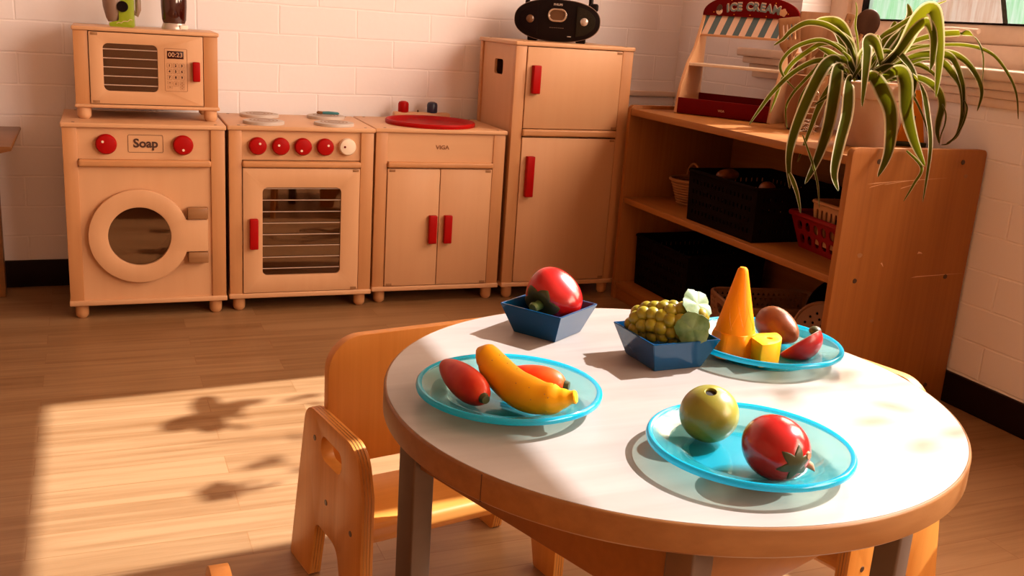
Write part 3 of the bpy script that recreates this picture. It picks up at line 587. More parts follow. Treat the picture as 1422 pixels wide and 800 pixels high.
# --- sink cupboard
t = thing('toy_sink_cupboard', 'wooden toy sink cupboard with two doors and a red basin', 'toy sink', (.5270, -.3500, 0), -.030)
W, D = .3966, .306
carcass(t, W, D, H, 0); side_panels(t, W, D, H)
p = MB().box(.0375, W-.0395, .008, .016, .4215, H-.012, bev=0).build('front_panel', M['birch_x'], t)
text('VIGA', .016, (.2005, .0074, .4635), M['brown_print'], p, 'lettering', bold=.0004, sx=1.1)
front_rail(t, W, .4035, .4215)
for x0, x1, hx, hl in ((.0395, .1955, (.165, .189), .044), (.1975, W-.0415, (.2115, .2355), W-.062)):
    d = MB().box(x0, x1, .002, .014, .0535, .4015, bev=.0015).build('door', M['birch_z'], t)
    handle(d, *hx, .182, .266, .002); hinge_plates(d, ((hl, .3925), (hl, .0545)), .002)
ba = MB(); ba.lathe([(.0, .0012), (.105, .0014), (.117, .003), (.123, .009), (.128, .0125), (.134, .0125), (.137, .008), (.136, .0005), (.128, 0)], 64, T(.198, .1355, H) @ Matrix.Diagonal((.985, .985, 1, 1))).build('basin', M['red'], t)
fb = MB().box(.122, .302, .268, .300, H, H+.020, bev=.005, seg=3).build('tap_block', M['birch_x'], t)
for x, m in ((.153, 'red'), (.246, 'blue_dark')):
    MB().lathe([(.0155, 0), (.0165, .003), (.0165, .025), (.014, .031), (.007, .034), (0, .0345)], 28, T(x, .284, H+.019)).build('tap_knob', M[m], fb)
MB().lathe([(.0025, 0), (.0025, .007), (0, .008)], 10, T(.200, .284, H+.0195)).build('tap_pin', M['screw'], fb)
# --- fridge
t = thing('toy_fridge', 'tall wooden toy fridge with two doors beside the sink cupboard', 'toy fridge', (.9321, -.3631, 0), -.0035)
W, D, HF = .393, .305, .7756
carcass(t, W, D, HF, 0); side_panels(t, W, D, HF, hole=(.115, .185, .672, .717))
MB().box(.020, W-.020, .03, D-.014, .51, .517, bev=0).build('middle_shelf', M['birch_x'], t)
front_rail(t, W, .502, .5235)
for z0, z1, hz in ((.5255, .7615, (.628, .710)), (.0535, .4985, (.321, .444))):
    d = MB().box(.0395, W-.0415, .002, .014, z0, z1, bev=.0015).build('door', M['birch_z'], t)
    handle(d, .054, .079, *hz, .002, .019); hinge_plates(d, ((W-.0605, z1-.009), (W-.0605, z0+.002)), .002)
# --- microwave on the washing machine
t = thing('toy_microwave', 'wooden toy microwave with keypad and red handle standing on the toy washing machine', 'toy microwave', (-.2460, -.2800, H), -.0153)
W, D, HM = .358, .215, .2330
MB().box(0, W, 0, D, HM-.0105, HM, bev=.003, seg=3).build('top', M['birch_x'], t)
MB().box(.0005, W+.001, -.001, D, .0295, .0385, bev=.003, seg=3).build('base', M['birch_x'], t)
for x0, x1 in ((.003, .0375), (W-.039, W-.003)): MB().box(x0, x1, .005, .026, .0385, HM-.0105, bev=.001).build('front_post', M['beech_z'], t)
for x in (.004, W-.012): MB().box(x, x+.008, .024, D-.004, .0385, HM-.0105, bev=0).build('side_panel', M['birch_z'], t)
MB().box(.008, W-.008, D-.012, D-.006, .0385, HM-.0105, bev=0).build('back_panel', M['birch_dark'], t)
for x in (.022, W-.022):
    for y in (.022, D-.03): MB().lathe([(0, 0), (.012, 0), (.0165, .005), (.0175, .012), (.0175, .0305), (0, .0305)], 24, T(x, y, 0)).build('foot', M['birch_z'], t)
d = MB().prism([rrect(.0395, W-.041, .0405, HM-.0125, .001, 2), rrect(.072, .204, .0735, .1935, .013)], .002, .014, bev=.0012).build('door', M['birch_z'], t)
MB().box(.066, .210, .010, .012, .068, .199, bev=0).build('door_glass', M['acrylic'], d)
r = MB()
for k in range(5): r.tube([(.071, .0065, .179-.0226*k), (.205, .0065, .179-.0226*k)], .0013, 8)
r.build('rack_bars', M['rack'], d)
hd = handle(d, .290, .3085, .1055, .156, .002)
hinge_plates(d, ((.044, .2125), (.044, .042)), .002)
kp = MB(); frame_line(kp, .2205, .2775, .0775, .1880, .004, .0008, .0014, .0024)
for z in (.1440, .1290, .1135):
    for x in (.2325, .248, .2635): frame_line(kp, x-.0062, x+.0062, z-.0058, z+.0058, .0015, .0005, .0014, .0024)
frame_line(kp, .2418, .2542, .0912, .1028, .0015, .0005, .0014, .0024)
for x, z, w_ in ((.2330, .100, .0055), (.2330, .0885, .0055), (.2635, .1005, .0045), (.2635, .0930, .0045), (.2635, .0855, .0045)):
    frame_line(kp, x-w_-.001, x+w_+.001, z-.0036, z+.0036, .001, .0004, .0014, .0024); kp.box(x-w_*.55, x+w_*.55, .0014, .0024, z-.0008, z+.0008, bev=0)
kp = kp.build('keypad', M['brown_print'], d)
for i, n in enumerate('123456789'): text(n, .0085, ((.2325, .248, .2635)[i % 3], .0016, (.1440, .1290, .1135)[i//3]), M['print'], kp, 'digit', bold=.0004)
text('0', .0085, (.248, .0016, .097), M['brown_print'], kp, 'digit', bold=.0002)
ds = MB().box(.2275, .2685, .0010, .0024, .1615, .1815, bev=.0005).build('display', M['led'], d)
text('00:23', .0165, (.248, .0009, .1715), M['icecream'], ds, 'lettering', ext=.0002)

# ---------------------------------------------------------------- things on the microwave and fridge
ZM = H+.2330
t = thing('toy_coffee_maker', 'lime green toy coffee maker with grey side on the toy microwave', 'toy coffee maker', (-.122, -.175, ZM), -.1)
MB().prism([fillet([(-.030, 0, .004), (.031, 0, .004), (.031, .125, .012), (-.006, .125, .012), (-.006, .016, .006), (-.030, .010, .003)])], -.022, .022, bev=.004).build('body', M['green_app'], t)
MB().lathe([(0, .012), (.014, .012), (.019, .022), (.026, .05), (.028, .075), (.024, .10), (.016, .108), (0, .108)], 32, T(-.020, -.002, 0)).build('jug', M['grey_app'], t)
MB().lathe([(0, 0), (.013, 0), (.014, -.002), (.014, -.006), (0, -.006)], 28, T(.004, -.022, .052) @ RX(pi/2) @ Matrix.Scale(-1, 4, (0, 0, 1))).build('dial', M['black'], t)
MB().tube([(.029, 0, .040), (.038, 0, .033), (.041, 0, .045), (.041, 0, .085), (.036, 0, .100), (.028, 0, .102)], [.006, .007, .0075, .0075, .007, .006], 12).build('handle', M['grey_app'], t)
sc = MB(); sc.tube([(-.012+.0055*k, -.0226, .0085+.0016*k+.0022*sin(k*2.3)) for k in range(8)], .0008, 6); sc.build('script_mark', M['letter_top'], t)
t = thing('toy_blender_cup', 'dark red smoked toy blender cup with silver foot on the toy microwave', 'toy blender', (.0098, -.165, ZM), .1)
MB().lathe([(0, 0), (.033, 0), (.0335, .004), (.031, .010), (.029, .016), (0, .017)], 36, mat4=Matrix.Diagonal((1, .8, 1, 1))).build('foot_ring', M['silver'], t)
MB().lathe([(0, .0165), (.028, .0165), (.0315, .026), (.0335, .06), (.034, .115), (.031, .122), (0, .124)], 36, mat4=Matrix.Diagonal((1, .8, 1, 1))).build('cup', M['jar_dark'], t)
MB().lathe([(0, .018), (.018, .018), (.021, .03), (.021, .10), (0, .102)], 28, T(.006, 0, 0)).build('filling', M['dark_red'], t)
MB().box(.010, .031, -.029, -.020, .0015, .013, bev=.002).build('switch', M['cup_white'], t)

t = thing('boombox', 'black oval portable radio with silver display ring on the toy fridge', 'radio', (1.120, -.225, HF), radians(-28))
def sup(a, b, n, e): return [(a*abs(cos(q))**(2/e)*(1 if cos(q) >= 0 else -1), b*abs(sin(q))**(2/e)*(1 if sin(q) >= 0 else -1)) for q in [2*pi*k/n for k in range(n)]]
C0 = .064
body = MB().prism([[(x, z+C0) for x, z in sup(.131, .0615, 64, 2.35)]], 0, .095, bev=.026).build('body', M['black'], t)
MB().prism([[(x, z+C0) for x, z in sup(.1325, .0635, 64, 2.35)], [(x, z+C0) for x, z in sup(.124, .056, 64, 2.35)]], .004, .016, bev=.002).build('bezel', M['grey_app'], t)
for s_, m_ in ((-1, 'black_matte'), (1, 'grille')):
    lp = [(x, z+C0) for x, z in sup(.117, .050, 80, 2.3) if s_*x > .052]
    lp = sorted(lp, key=lambda q: atan2(q[1]-C0, (q[0]-s_*.08)))
    g = MB().prism([lp], -.003, .002, bev=.001).build('speaker_grille', M[m_], t)
    MB().lathe([(0, .005), (.006, .004), (.0105, .002), (.012, 0), (.0, 0)], 28, FX(s_*.083, -.003, C0+.001)).build('speaker_cone', M['silver' if s_ > 0 else 'lcd'], g)
fp = [(x, z) for x, z in rrect(-.029, .029, C0-.004, C0+.036, .019, 8)]
r = MB().prism([fp, rrect(-.0235, .0235, C0+.0015, C0+.0305, .0143, 8)], -.005, .002, bev=.0015).build('display_ring', M['chrome'], t)
MB().prism([rrect(-.024, .024, C0+.001, C0+.031, .0145, 8)], -.002, .001).build('display', M['lcd'], r)
text('PHILIPS', .0085, (0, -.0012, C0+.047), M['silver'], body, 'lettering', bold=.0003)
sm = MB()
for k in range(7): sm.box(-.022+.0065*k, -.0175+.0065*k, -.0012, .002, C0-.022, C0-.0208, bev=0)
sm.build('small_print', M['grey_app'], body)
MB().box(.034, .046, -.002, .004, C0-.047, C0-.044, bev=.001, mat4=None).build('button', M['silver'], body)
MB().tube([(-.098, .050, .10), (-.098, .050, .138), (-.08, .050, .146), (.08, .050, .146), (.098, .050, .138), (.098, .050, .10)], .0075, 12).build('carry_handle', M['black'], t)
MB().box(.096, .122, .030, .075, .098, .121, bev=.006, seg=3).build('corner_block', M['black'], t)
for x in (-.075, .075): MB().box(x-.015, x+.015, .02, .075, 0, .014, bev=.003).build('foot', M['black'], t)

# paint brush lying across the back right burner of the oven
bz = H+.0118
b = thing('paint_brush', 'teal handled paint brush lying on the back right oven burner', 'brush', (.4370, -.128, bz), -.30)
MB().tube([(-.012, 0, .004), (.006, 0, .0045), (.032, 0, .004), (.036, 0, .0035)], [.0042, .0048, .0040, .002], 12).build('handle', M['teal'], b)
MB().tube([(-.030, 0, .0038), (-.026, 0, .004), (-.012, 0, .004)], [.002, .0045, .0040], 12).build('bristles', M['spoonwood_x'], b)

# ---------------------------------------------------------------- shelf unit along the right wall
SX0, SX1, SY0, SY1 = 1.301, 1.6905, -.394, -1.392
t = thing('shelf_unit', 'low orange-brown plywood shelf unit standing along the window wall', 'shelf unit', (SX0, SY0, 0))
w_, L = SX1-SX0, SY0-SY1                      # local: x into the wall, y negative towards the viewer
def upright(y0, y1, ztop, name):
    lp = fillet([(0, 0, .002), (w_, 0, .002), (w_, ztop, .012), (0, ztop, .014)])
    return MB().prism([lp], y0, y1, bev=.0015).build(name, M['shelfwood_z'], t)
upright(-.018, 0, .608, 'side_panel')
ep = upright(-L, -L+.018, .6165, 'end_panel')
MB().box(.001, w_, -L+.018, -.018, .578, .598, bev=.002).build('top_board', M['shelfwood_y'], t)
for x0, x1, z0, z1, nm in ((.002, w_, .309, .327, 'shelf_board'), (.004, w_, .037, .055, 'bottom_board'), (.010, .026, 0, .037, 'plinth')):
    MB().box(x0, x1, -L+.018, -.018, z0, z1, bev=.002).build(nm, M['shelfwood_y'], t)
MB().box(w_-.006, w_, -L+.018, -.018, .055, .578, bev=0).build('back_panel', M['shelfwood_y'], t)
for x, z in ((.075, .588), (.320, .588), (.060, .318), (.330, .318), (.075, .046), (.330, .046)): MB().lathe([(0, .001), (.0055, .001), (.006, -.001)], 14, FX(x, -L, z)).build('screw', M['screw'], t)
sc = MB()
for x0, z0, x1, z1, w2 in ((1.354, .539, 1.581, .552, .0011), (1.40, .537, 1.50, .549, .0008), (1.448, .528, 1.50, .540, .0009), (1.526, .3205, 1.685, .3240, .0012), (1.36, .531, 1.43, .545, .0007), (1.429, .358, 1.437, .348, .0022), (1.533, .3785, 1.548, .376, .0030)):
    an = atan2(z1-z0, x1-x0); L2 = hypot(x1-x0, z1-z0)
    sc.prism([[(0, -w2), (L2*.3, -w2*.4), (L2, 0), (L2*.6, w2*.8), (L2*.1, w2)]], -.0003, .0001, mat4=T(x0-SX0, -L, z0) @ RY(-an))
sc.build('scuff_marks', M['birch_x'], ep)
kn = MB()
for x, z, r_ in ((1.364, .377, .007), (1.637, .556, .006), (1.43, .22, .005)): kn.prism([[(x-SX0+r_*cos(q)*(1+.15*sin(3*q)), z+r_*.75*sin(q)) for q in [2*pi*k/20 for k in range(20)]]], -.0003, .0001, mat4=T(0, -L, 0))
kn.build('wood_knots', M['birch_dark'], ep)
# --- toy ice cream stand
th = radians(58.76)
t = thing('toy_ice_cream_stand', 'toy ice cream stall with red arch sign and striped awning on the shelf unit', 'toy ice cream stand', (1.4697, -.6358, .598), -th)
WS = .301
prof = fillet([(.001, 0, .004), (.148, 0, .004), (.148, .292, .006), (.128, .292, .004), (.105, .238, .02), (.085, .19, .05), (.048, .146, .04), (.014, .075, .06)], 8)
for x in (-WS/2+.009, WS/2): MB().prism([prof], 0, .009, bev=.001, mat4=T(x, 0, 0) @ RZ(pi/2)).build('side_panel', M['birch_z'], t)
tr = MB().box(-WS/2+.009, WS/2-.009, .002, .010, .002, .047, bev=.001).build('counter_front', M['dark_red'], t)
text('VIGA', .009, (0, .0016, .020), M['icecream'], tr, 'lettering', ext=.0002)
MB().box(-WS/2+.009, WS/2-.009, .138, .147, .002, .058, bev=.001).build('back_board', M['dark_red'], t)
MB().box(-WS/2+.009, WS/2-.009, .010, .138, .002, .010, bev=0).build('counter_floor', M['birch_x'], t)
MB().box(-WS/2+.004, WS/2-.004, .050, .142, .139, .147, bev=.001).build('middle_shelf', M['white_paint'], t)
# awning: sloping stripes
aw = MB(); n = 15; za, zb, ya, yb = .287, .232, .130, .108
for k in range(n):
    x0 = -WS/2+.002+(WS-.004)*k/n; x1 = -WS/2+.002+(WS-.004)*(k+1)/n; sk = -.012
    q = bmesh.new(); v = [q.verts.new(p) for p in ((x0+sk if k else x0, yb, zb), (x1+sk if k < n-1 else x1, yb, zb), (x1, ya, za), (x0, ya, za))]
    f = q.faces.new(v); r_ = bmesh.ops.extrude_face_region(q, geom=[f]); bmesh.ops.translate(q, verts=[g for g in r_['geom'] if isinstance(g, bmesh.types.BMVert)], vec=(0, .004, .0015)); bmesh.ops.recalc_face_normals(q, faces=q.faces)
    aw._add(q, None, k % 2)
aw.build('awning', [M['awn_blue'], M['awn_cream']], t, smooth=False)
MB().box(-WS/2, WS/2, .104, .118, .226, .233, bev=.001).build('awning_rail', M['birch_x'], t)
arch = [(-WS/2+.002+.0, .287)]
ar = [(WS/2*cos(q), .287+.062*sin(q)**.8 if sin(q) > 0 else .287) for q in [pi*k/32 for k in range(33)]]
sign = MB().prism([ar], .124, .133, bev=.001).build('arch_sign', M['dark_red'], t)
sm = MB()
dots = [(-.115, .297), (-.062, .333), (-.02, .34), (.03, .34), (.075, .330), (.115, .302), (-.098, .318), (-.05, .293), (.0, .293), (.05, .292)]
for x, z in dots: sm.lathe([(0, .0008), (.0017, .0008), (.0018, 0)], 8, FX(x, .124, z))
sm.build('sprinkles', M['orange'], sign)
for i, (ch, x, z, rr) in enumerate((('I', -.072, .308, .14), ('C', -.055, .311, .10), ('E', -.036, .313, .06), ('C', -.004, .315, .0), ('R', .016, .315, -.03), ('E', .036, .314, -.06), ('A', .055, .312, -.1), ('M', .079, .309, -.14))):
    text(ch, .030, (x, .1234, z), M['letter'], sign, 'lettering', rot=(pi/2, rr*-1, 0), bold=.0012)
    text(ch, .030, (x+.0015, .1238, z+.003), M['letter_top'], sign, 'lettering', rot=(pi/2, rr*-1, 0), bold=.0012, ext=.0002)
ic = MB(); ic.lathe([(0, .002), (.009, .0015), (.010, 0)], 20, FX(-.098, .124, .300)); ic.build('scoop_picture', M['letter_top'], sign)
ic = MB(); ic.prism([[(-.107, .303), (-.104, .300), (-.101, .304), (-.098, .299), (-.095, .304), (-.091, .302), (-.089, .312), (-.093, .319), (-.100, .319), (-.106, .312)]], .1215, .124); ic.build('sauce_picture', M['print'], sign)
ic = MB(); ic.prism([[(.100+.0105*cos(q)*(1+.1*cos(5*q)), .305+.0105*sin(q)*(1+.1*cos(5*q))) for q in [2*pi*k/40 for k in range(40)]]], .1222, .124); ic.build('scoop_picture', M['icecream'], sign)

# --- utensil pot with wooden utensils
rv = Vector((.91728, -.39825, 0)); vv = Vector((.39825, .91728, 0))
hc = Vector((1.557, -.893, .598))
t = thing('utensil_pot', 'round wooden pot holding wooden utensils behind the spider plant', 'pot', tuple(hc))
MB().lathe([(0, 0), (.036, 0), (.044, .006), (.052, .045), (.053, .085), (.051, .145), (.0475, .147), (.0485, .085), (.047, .045), (.038, .010), (0, .009)], 40).build('pot_body', M['spoonwood_z'], t)
oc = Vector((1.585, -.905, .6))
def utensil(name, label, head, a0, z0, a1, z1, depth, cat, extra=None, hm='spoonwood_z'):
    """flat wooden head in its own plane; handle runs down from the head into the pot. (a, z): along the row and height"""
    top = oc+rv*a1+vv*depth+Vector((0, 0, z1-.6)); bot = hc+rv*a0+vv*depth*.6+Vector((0, 0, z0-.598))
    zx = (top-bot).normalized(); yx = (vv-zx*vv.dot(zx)).normalized(); xx = yx.cross(zx)
    o = thing(name, label, cat); o.matrix_world = Matrix((xx, yx, zx)).transposed().to_4x4(); o.location = bot
    Lh = (top-bot).length
    return o, Lh
o, Lh = utensil('slotted_spatula', 'wooden slotted spatula leaning out of the utensil pot', None, -.030, .625, -.098, .842, -.012, 'spatula')
z = Lh
MB().prism([fillet([(-.028, z+.045, .004), (-.027, z-.025, .012), (-.008, z-.058, .01), (.008, z-.058, .01), (.027, z-.025, .012), (.028, z+.045, .004)])]+[rrect(x-.0022, x+.0022, z-.012, z+.028, .002, 3) for x in (-.015, -.005, .005, .015)], -.003, .003, bev=.001).build('blade', M['spoonwood_z'], o)
MB().tube([(0, 0, 0), (0, 0, z-.03)], [.0065, .007], 12).build('handle', M['spoonwood_z'], o)
o, Lh = utensil('wide_turner', 'wide flat wooden turner standing upright beside the slotted spatula', None, -.010, .625, -.036, .872, .0, 'spatula')
z = Lh
MB().prism([fillet([(-.039, z+.032, .003), (-.036, z-.04, .01), (-.010, z-.085, .012), (.010, z-.085, .012), (.036, z-.04, .01), (.038, z+.034, .003)])], -.003, .003, bev=.001).build('blade', M['spoonwood_z'], o)
MB().tube([(0, 0, 0), (0, 0, z-.07)], [.006, .007], 12).build('handle', M['spoonwood_z'], o)
o, Lh = utensil('round_paddle', 'round topped wooden paddle behind the wide turner', None, .008, .625, .010, .860, .022, 'spatula')
z = Lh
MB().prism([fillet([(-.030, z+.040, .02), (-.028, z-.05, .01), (-.008, z-.085, .01), (.008, z-.085, .01), (.028, z-.05, .01), (.030, z+.040, .026)])], -.003, .003, bev=.001).build('blade', M['spoonwood_z'], o)
MB().tube([(0, 0, 0), (0, 0, z-.07)], [.006, .007], 12).build('handle', M['spoonwood_z'], o)
o, Lh = utensil('wooden_stick', 'narrow flat wooden handle with a hole beside the dark spoon', None, .016, .630, .044, .875, -.022, 'wooden handle')
z = Lh
MB().prism([rrect(-.011, .011, 0, z+.032, .005), circ(.0, z+.012, .0035, 16)], -.003, .003, bev=.001).build('handle_blade', M['spoonwood_z'], o)
o, Lh = utensil('wooden_spoon', 'dark wooden spoon with oval bowl standing in the utensil pot', None, .036, .630, .106, .885, .010, 'spoon')
z = Lh
def spoon(th_, ph):
    x, y, q = sin(ph)*cos(th_), sin(ph)*sin(th_), cos(ph)
    return (.033*x, .010*y-(.006*(1-x*x-q*q) if y < 0 else .0)+(.012*(1-(x*x+q*q)) if y < 0 else 0), z+.038*q)
MB().blob(spoon, 28, 16).build('bowl', wood('dark_spoon', (.045, .016, .006), (.030, .010, .004), 'z', spec=.1), o)
MB().tube([(0, 0, 0), (0, 0, z-.03)], [.006, .0065], 12).build('handle', M['spoonwood_z'], o)
# toast rack of chrome wire in front of the pot
t = thing('wire_rack', 'small chrome wire rack in front of the utensil pot', 'wire rack', (1.500, -.985, .598), radians(-23))
mb = MB()
for k in range(6): mb.tube([(-.020, 0, .020+.016*k), (.020, 0, .020+.016*k)], .0021, 8)
mb.tube([(-.019, 0, .0), (-.019, 0, .104), (-.014, 0, .110), (.014, 0, .110), (.019, 0, .104), (.019, 0, 0)], .0016, 8)
mb.build('ladder', M['chrome'], t)
mb = MB()
pts = [(.022*cos(k*1.9)*(1-.2*sin(k)), .018*sin(k*2.3)-.006, .006+.012*(1+sin(k*1.3))) for k in range(26)]
mb.tube(pts, .0016, 6); mb.build('coiled_wire', M['chrome'], t)

# --- yellow carton behind the plant pot
t = thing('yellow_carton', 'yellow-orange tapered carton with dark foot between plant pot and window wall', 'carton', (1.650, -1.185, .598), radians(-23))
bm_ = MB(); q = bmesh.new()
lo = [q.verts.new((x, y, .010)) for x, y in ((-.034, -.020), (.034, -.020), (.034, .020), (-.034, .020))]
hi = [q.verts.new((x, y, .135)) for x, y in ((-.010, -.010), (.010, -.010), (.010, .010), (-.010, .010))]
for k in range(4): q.faces.new([lo[k], lo[(k+1) % 4], hi[(k+1) % 4], hi[k]])
q.faces.new(hi); q.faces.new(list(reversed(lo))); bmesh.ops.bevel(q, geom=list(q.edges), offset=.002, segments=2, affect='EDGES'); bm_._add(q)
bm_.build('body', M['orange'], t)
MB().box(-.038, .038, -.023, .023, 0, .011, bev=.002).build('base', M['green_dark'], t)
MB().lathe([(0, .0005), (.005, .0004), (.005, -.001)], 16, T(-.008, -.0158, .082) @ RX(pi/2-.06)).build('red_dot', M['red'], t)
MB().box(-.001, .002, -.0195, -.0165, .058, .074, bev=0).build('mark', M['print'], t)

# ---------------------------------------------------------------- spider plant
PC = Vector((1.500, -1.215, .598))
t = thing('spider_plant', 'variegated spider plant with long arching leaves in a pale pot on the shelf unit', 'plant', tuple(PC))
MB().lathe([(0, 0), (.053, 0), (.056, .003), (.0745, .108), (.0755, .112), (.079, .114), (.0845, .146), (.083, .149), (.080, .147), (.0765, .118), (.0715, .108), (.055, .012), (0, .010)], 56).build('pot', M['pot'], t)
MB().lathe([(0, .132), (.05, .134), (.0775, .130)], 32).build('soil', M['soil'], t)
random.seed(3)
fol = bmesh.new(); uvl = fol.loops.layers.uv.new('UVMap')
def catmull(P, m=6):
    out = []; n = len(P)
    for i in range(n-1):
        a, b, c, d = P[max(i-1, 0)], P[i], P[i+1], P[min(i+2, n-1)]
        for k in range(m):
            u = k/m; out.append(.5*((2*b)+(c-a)*u+(2*a-5*b+4*c-d)*u*u+(3*b-a-3*c+d)*u*u*u))
    out.append(P[-1]); return out
for wd, pts in LEAVES:
    P = catmull([Vector(p)-PC for p in pts]); N = len(P); tw = random.uniform(-.6, .6); rows = []
    for i, p in enumerate(P):
        u = i/(N-1); tg = (P[min(i+1, N-1)]-P[max(i-1, 0)]).normalized()
        out = (-vv*cos(tw)+rv*sin(tw)); sd = tg.cross(out)
        sd = sd.normalized() if sd.length > .05 else rv
        nrm = sd.cross(tg)
        hw = wd*.5*min(1, .45+1.6*u)*(1-u**3.2)**.8+.0006
        rows.append([fol.verts.new(p+sd*hw*s_+nrm*hw*.32*(abs(s_)-.5)) for s_ in (-1, -.5, 0, .5, 1)])
    for i in range(N-1):
        for k in range(4):
            f = fol.faces.new([rows[i][k], rows[i][k+1], rows[i+1][k+1], rows[i+1][k]]); f.smooth = True
            for lp, uv in zip(f.loops, ((k/4, i/(N-1)), ((k+1)/4, i/(N-1)), ((k+1)/4, (i+1)/(N-1)), (k/4, (i+1)/(N-1)))): lp[uvl].uv = uv
me = bpy.data.meshes.new('foliage'); fol.to_mesh(me); fol.free(); me.materials.append(M['leaf'])
fo = bpy.data.objects.new('foliage', me); COL.objects.link(fo); fo.parent = t

# ---------------------------------------------------------------- baskets and crates inside the shelf unit
def slot_basket(t, wx, wy, h, mat, taper=.86, rows=2, cols=5, slot=(.5, .62), rim=.008, name='body', rimmat=None, fl=.0):
    """open basket, walls with slots, rolled rim; local origin at the middle of its foot"""
    b = MB(); th_ = .003
    for (L_, D_, ang) in ((wx, wy, 0), (wx, wy, pi), (wy, wx, pi/2), (wy, wx, -pi/2)):
        outer = [(-L_/2*taper, .0), (L_/2*taper, .0), (L_/2, h), (-L_/2, h)]; loops = [outer]
        nc = max(2, int(cols*L_/max(wx, wy)))
        for r_ in range(rows):
            z0 = h*(.10+.80*r_/rows+.80/rows*(1-slot[1])/2); z1 = z0+h*.80/rows*slot[1]
            for c in range(nc):
                wz = L_*(taper+(1-taper)*(z0+z1)/2/h)*.90; cw = wz/nc; xc = -wz/2+cw*(c+.5); rr = min(cw*slot[0]/2, (z1-z0)/2)*.9
                loops.append(rrect(xc-cw*slot[0]/2, xc+cw*slot[0]/2, z0, z1, rr, 4))
        tilt = math.atan2(D_/2*(1-taper), h)
        b.prism(loops, 0, th_, mat4=RZ(ang) @ T(0, -D_/2*taper, 0) @ RX(tilt))
    b.box(-wx/2*taper, wx/2*taper, -wy/2*taper, wy/2*taper, 0, .003, bev=0)
    o = b.build(name, M[mat], t)
    lp = [(x, y, h) for x, y in rrect(-wx/2-rim*.3, wx/2+rim*.3, -wy/2-rim*.3, wy/2+rim*.3, .012, 4)]
    MB().tube(lp, rim*.6, 8, closed=True).build('rim', M[rimmat or mat], t); return o
t = thing('wicker_basket', 'small round wicker basket beside the black crate on the middle shelf', 'basket', (1.470, -.535, .327))
mb = MB()
for k in range(9): mb.lathe([(.045+.0028*k-.004, .0082*k), (.045+.0028*k, .0082*k+.002), (.046+.0028*k, .0082*k+.0045), (.045+.0028*k, .0082*k+.007), (.045+.0028*k-.004, .0082*k+.0088)], 36)
mb.lathe([(0, .002), (.044, .002)], 36); mb.build('body', M['wicker'], t)
MB().tube([(.0685*cos(q), .0685*sin(q), .074) for q in [2*pi*k/32 for k in range(32)]], .005, 8, closed=True).build('rim', M['wicker'], t)
MB().tube([(.066*cos(q)*.3, .066*cos(q), .072+.05*sin(q)) for q in [pi*k/20 for k in range(21)]], .0035, 8).build('handle', M['wicker'], t)
t = thing('black_crate', 'black perforated plastic crate in the centre of the middle shelf', 'crate', (1.455, -.897, .327), radians(90))
slot_basket(t, .315, .27, .138, 'crate', .97, 4, 16, (.35, .45))
it = thing('toy_loaf', 'brown toy bread roll lying in the black crate', 'toy bread', (1.39, -.82, .446), .4)
MB().blob(lambda a, p: (.045*sin(p)*cos(a), .024*sin(p)*sin(a), .017+.017*cos(p)), 24, 14).build('crust', M['pear'], it)
it = thing('toy_potato', 'brown round play potato near the red basket end of the black crate', 'toy potato', (1.372, -1.022, .440), .2)
MB().blob(lambda a, p: (.024*sin(p)*cos(a), .020*sin(p)*sin(a), .020+.020*cos(p)), 20, 12).build('skin', M['pear'], it)
t = thing('red_basket', 'red plastic basket with oval slots at the window end of the middle shelf', 'basket', (1.505, -1.203, .327), radians(84))
slot_basket(t, .245, .200, .086, 'red_basket', .80, 2, 6, (.62, .72), .011)
t = thing('tan_basket', 'tan slotted basket nested in the red plastic basket', 'basket', (1.472, -1.213, .350), radians(84))
slot_basket(t, .115, .120, .105, 'tan_basket', .86, 1, 6, (.42, .85), .008)
it = thing('toy_chilli', 'dark red toy chilli sticking out of the tan slotted basket', 'toy chilli', (1.462, -1.225, .408), 0)
MB().tube([(0, 0, 0), (-.004, -.006, .035), (-.002, -.014, .075), (.006, -.024, .105)], [.010, .0155, .013, .003], 12).build('skin', M['dark_red'], it)
t = thing('dark_crate', 'black perforated crate at the kitchen end of the bottom shelf', 'crate', (1.490, -.580, .055), radians(90))
slot_basket(t, .30, .27, .155, 'crate', .97, 4, 16, (.3, .4))
# lattice basket
t = thing('lattice_basket', 'brown plastic lattice basket with hand hole on the bottom shelf', 'basket', (1.465, -.985, .055), radians(-16))
mb = MB(); wx, wy, h = .285, .205, .096
for (L_, D_, ang) in ((wx, wy, 0), (wx, wy, pi), (wy, wx, pi/2), (wy, wx, -pi/2)):
    loops = [[(-L_/2*.9, 0), (L_/2*.9, 0), (L_/2-.012, h), (-L_/2+.012, h)]]
    hole = ang not in (0, pi)
    if hole: loops.append(rrect(-.036, .036, .050, .078, .013, 5))
    nx = int(L_/.0155)
    for r_ in range(6):
        for c in range(nx):
            xc = (-nx/2+c+.5+(.5 if r_ % 2 else 0))*.0148; zc = .012+r_*.0145
            if abs(xc) > L_/2*.84 or (hole and abs(xc) < .046 and .040 < zc): continue
            loops.append([(xc-.0046, zc-.0036), (xc+.0046, zc-.0036), (xc, zc+.0052)] if r_ % 2 else [(xc-.0046, zc+.0042), (xc, zc-.0046), (xc+.0046, zc+.0042)])
    mb.prism(loops, 0, .003, mat4=RZ(ang) @ T(0, -D_/2*.92, 0) @ RX(math.atan2(D_/2*.08, h)))
mb.box(-wx/2*.92, wx/2*.92, -wy/2*.92, wy/2*.92, 0, .003, bev=0)
mb.build('lattice', M['brown_basket'], t)
MB().tube([(x, y, h+.001) for x, y in rrect(-wx/2, wx/2, -wy/2, wy/2, .035, 7)], .0045, 10, closed=True).build('rim', M['brown_basket'], t)
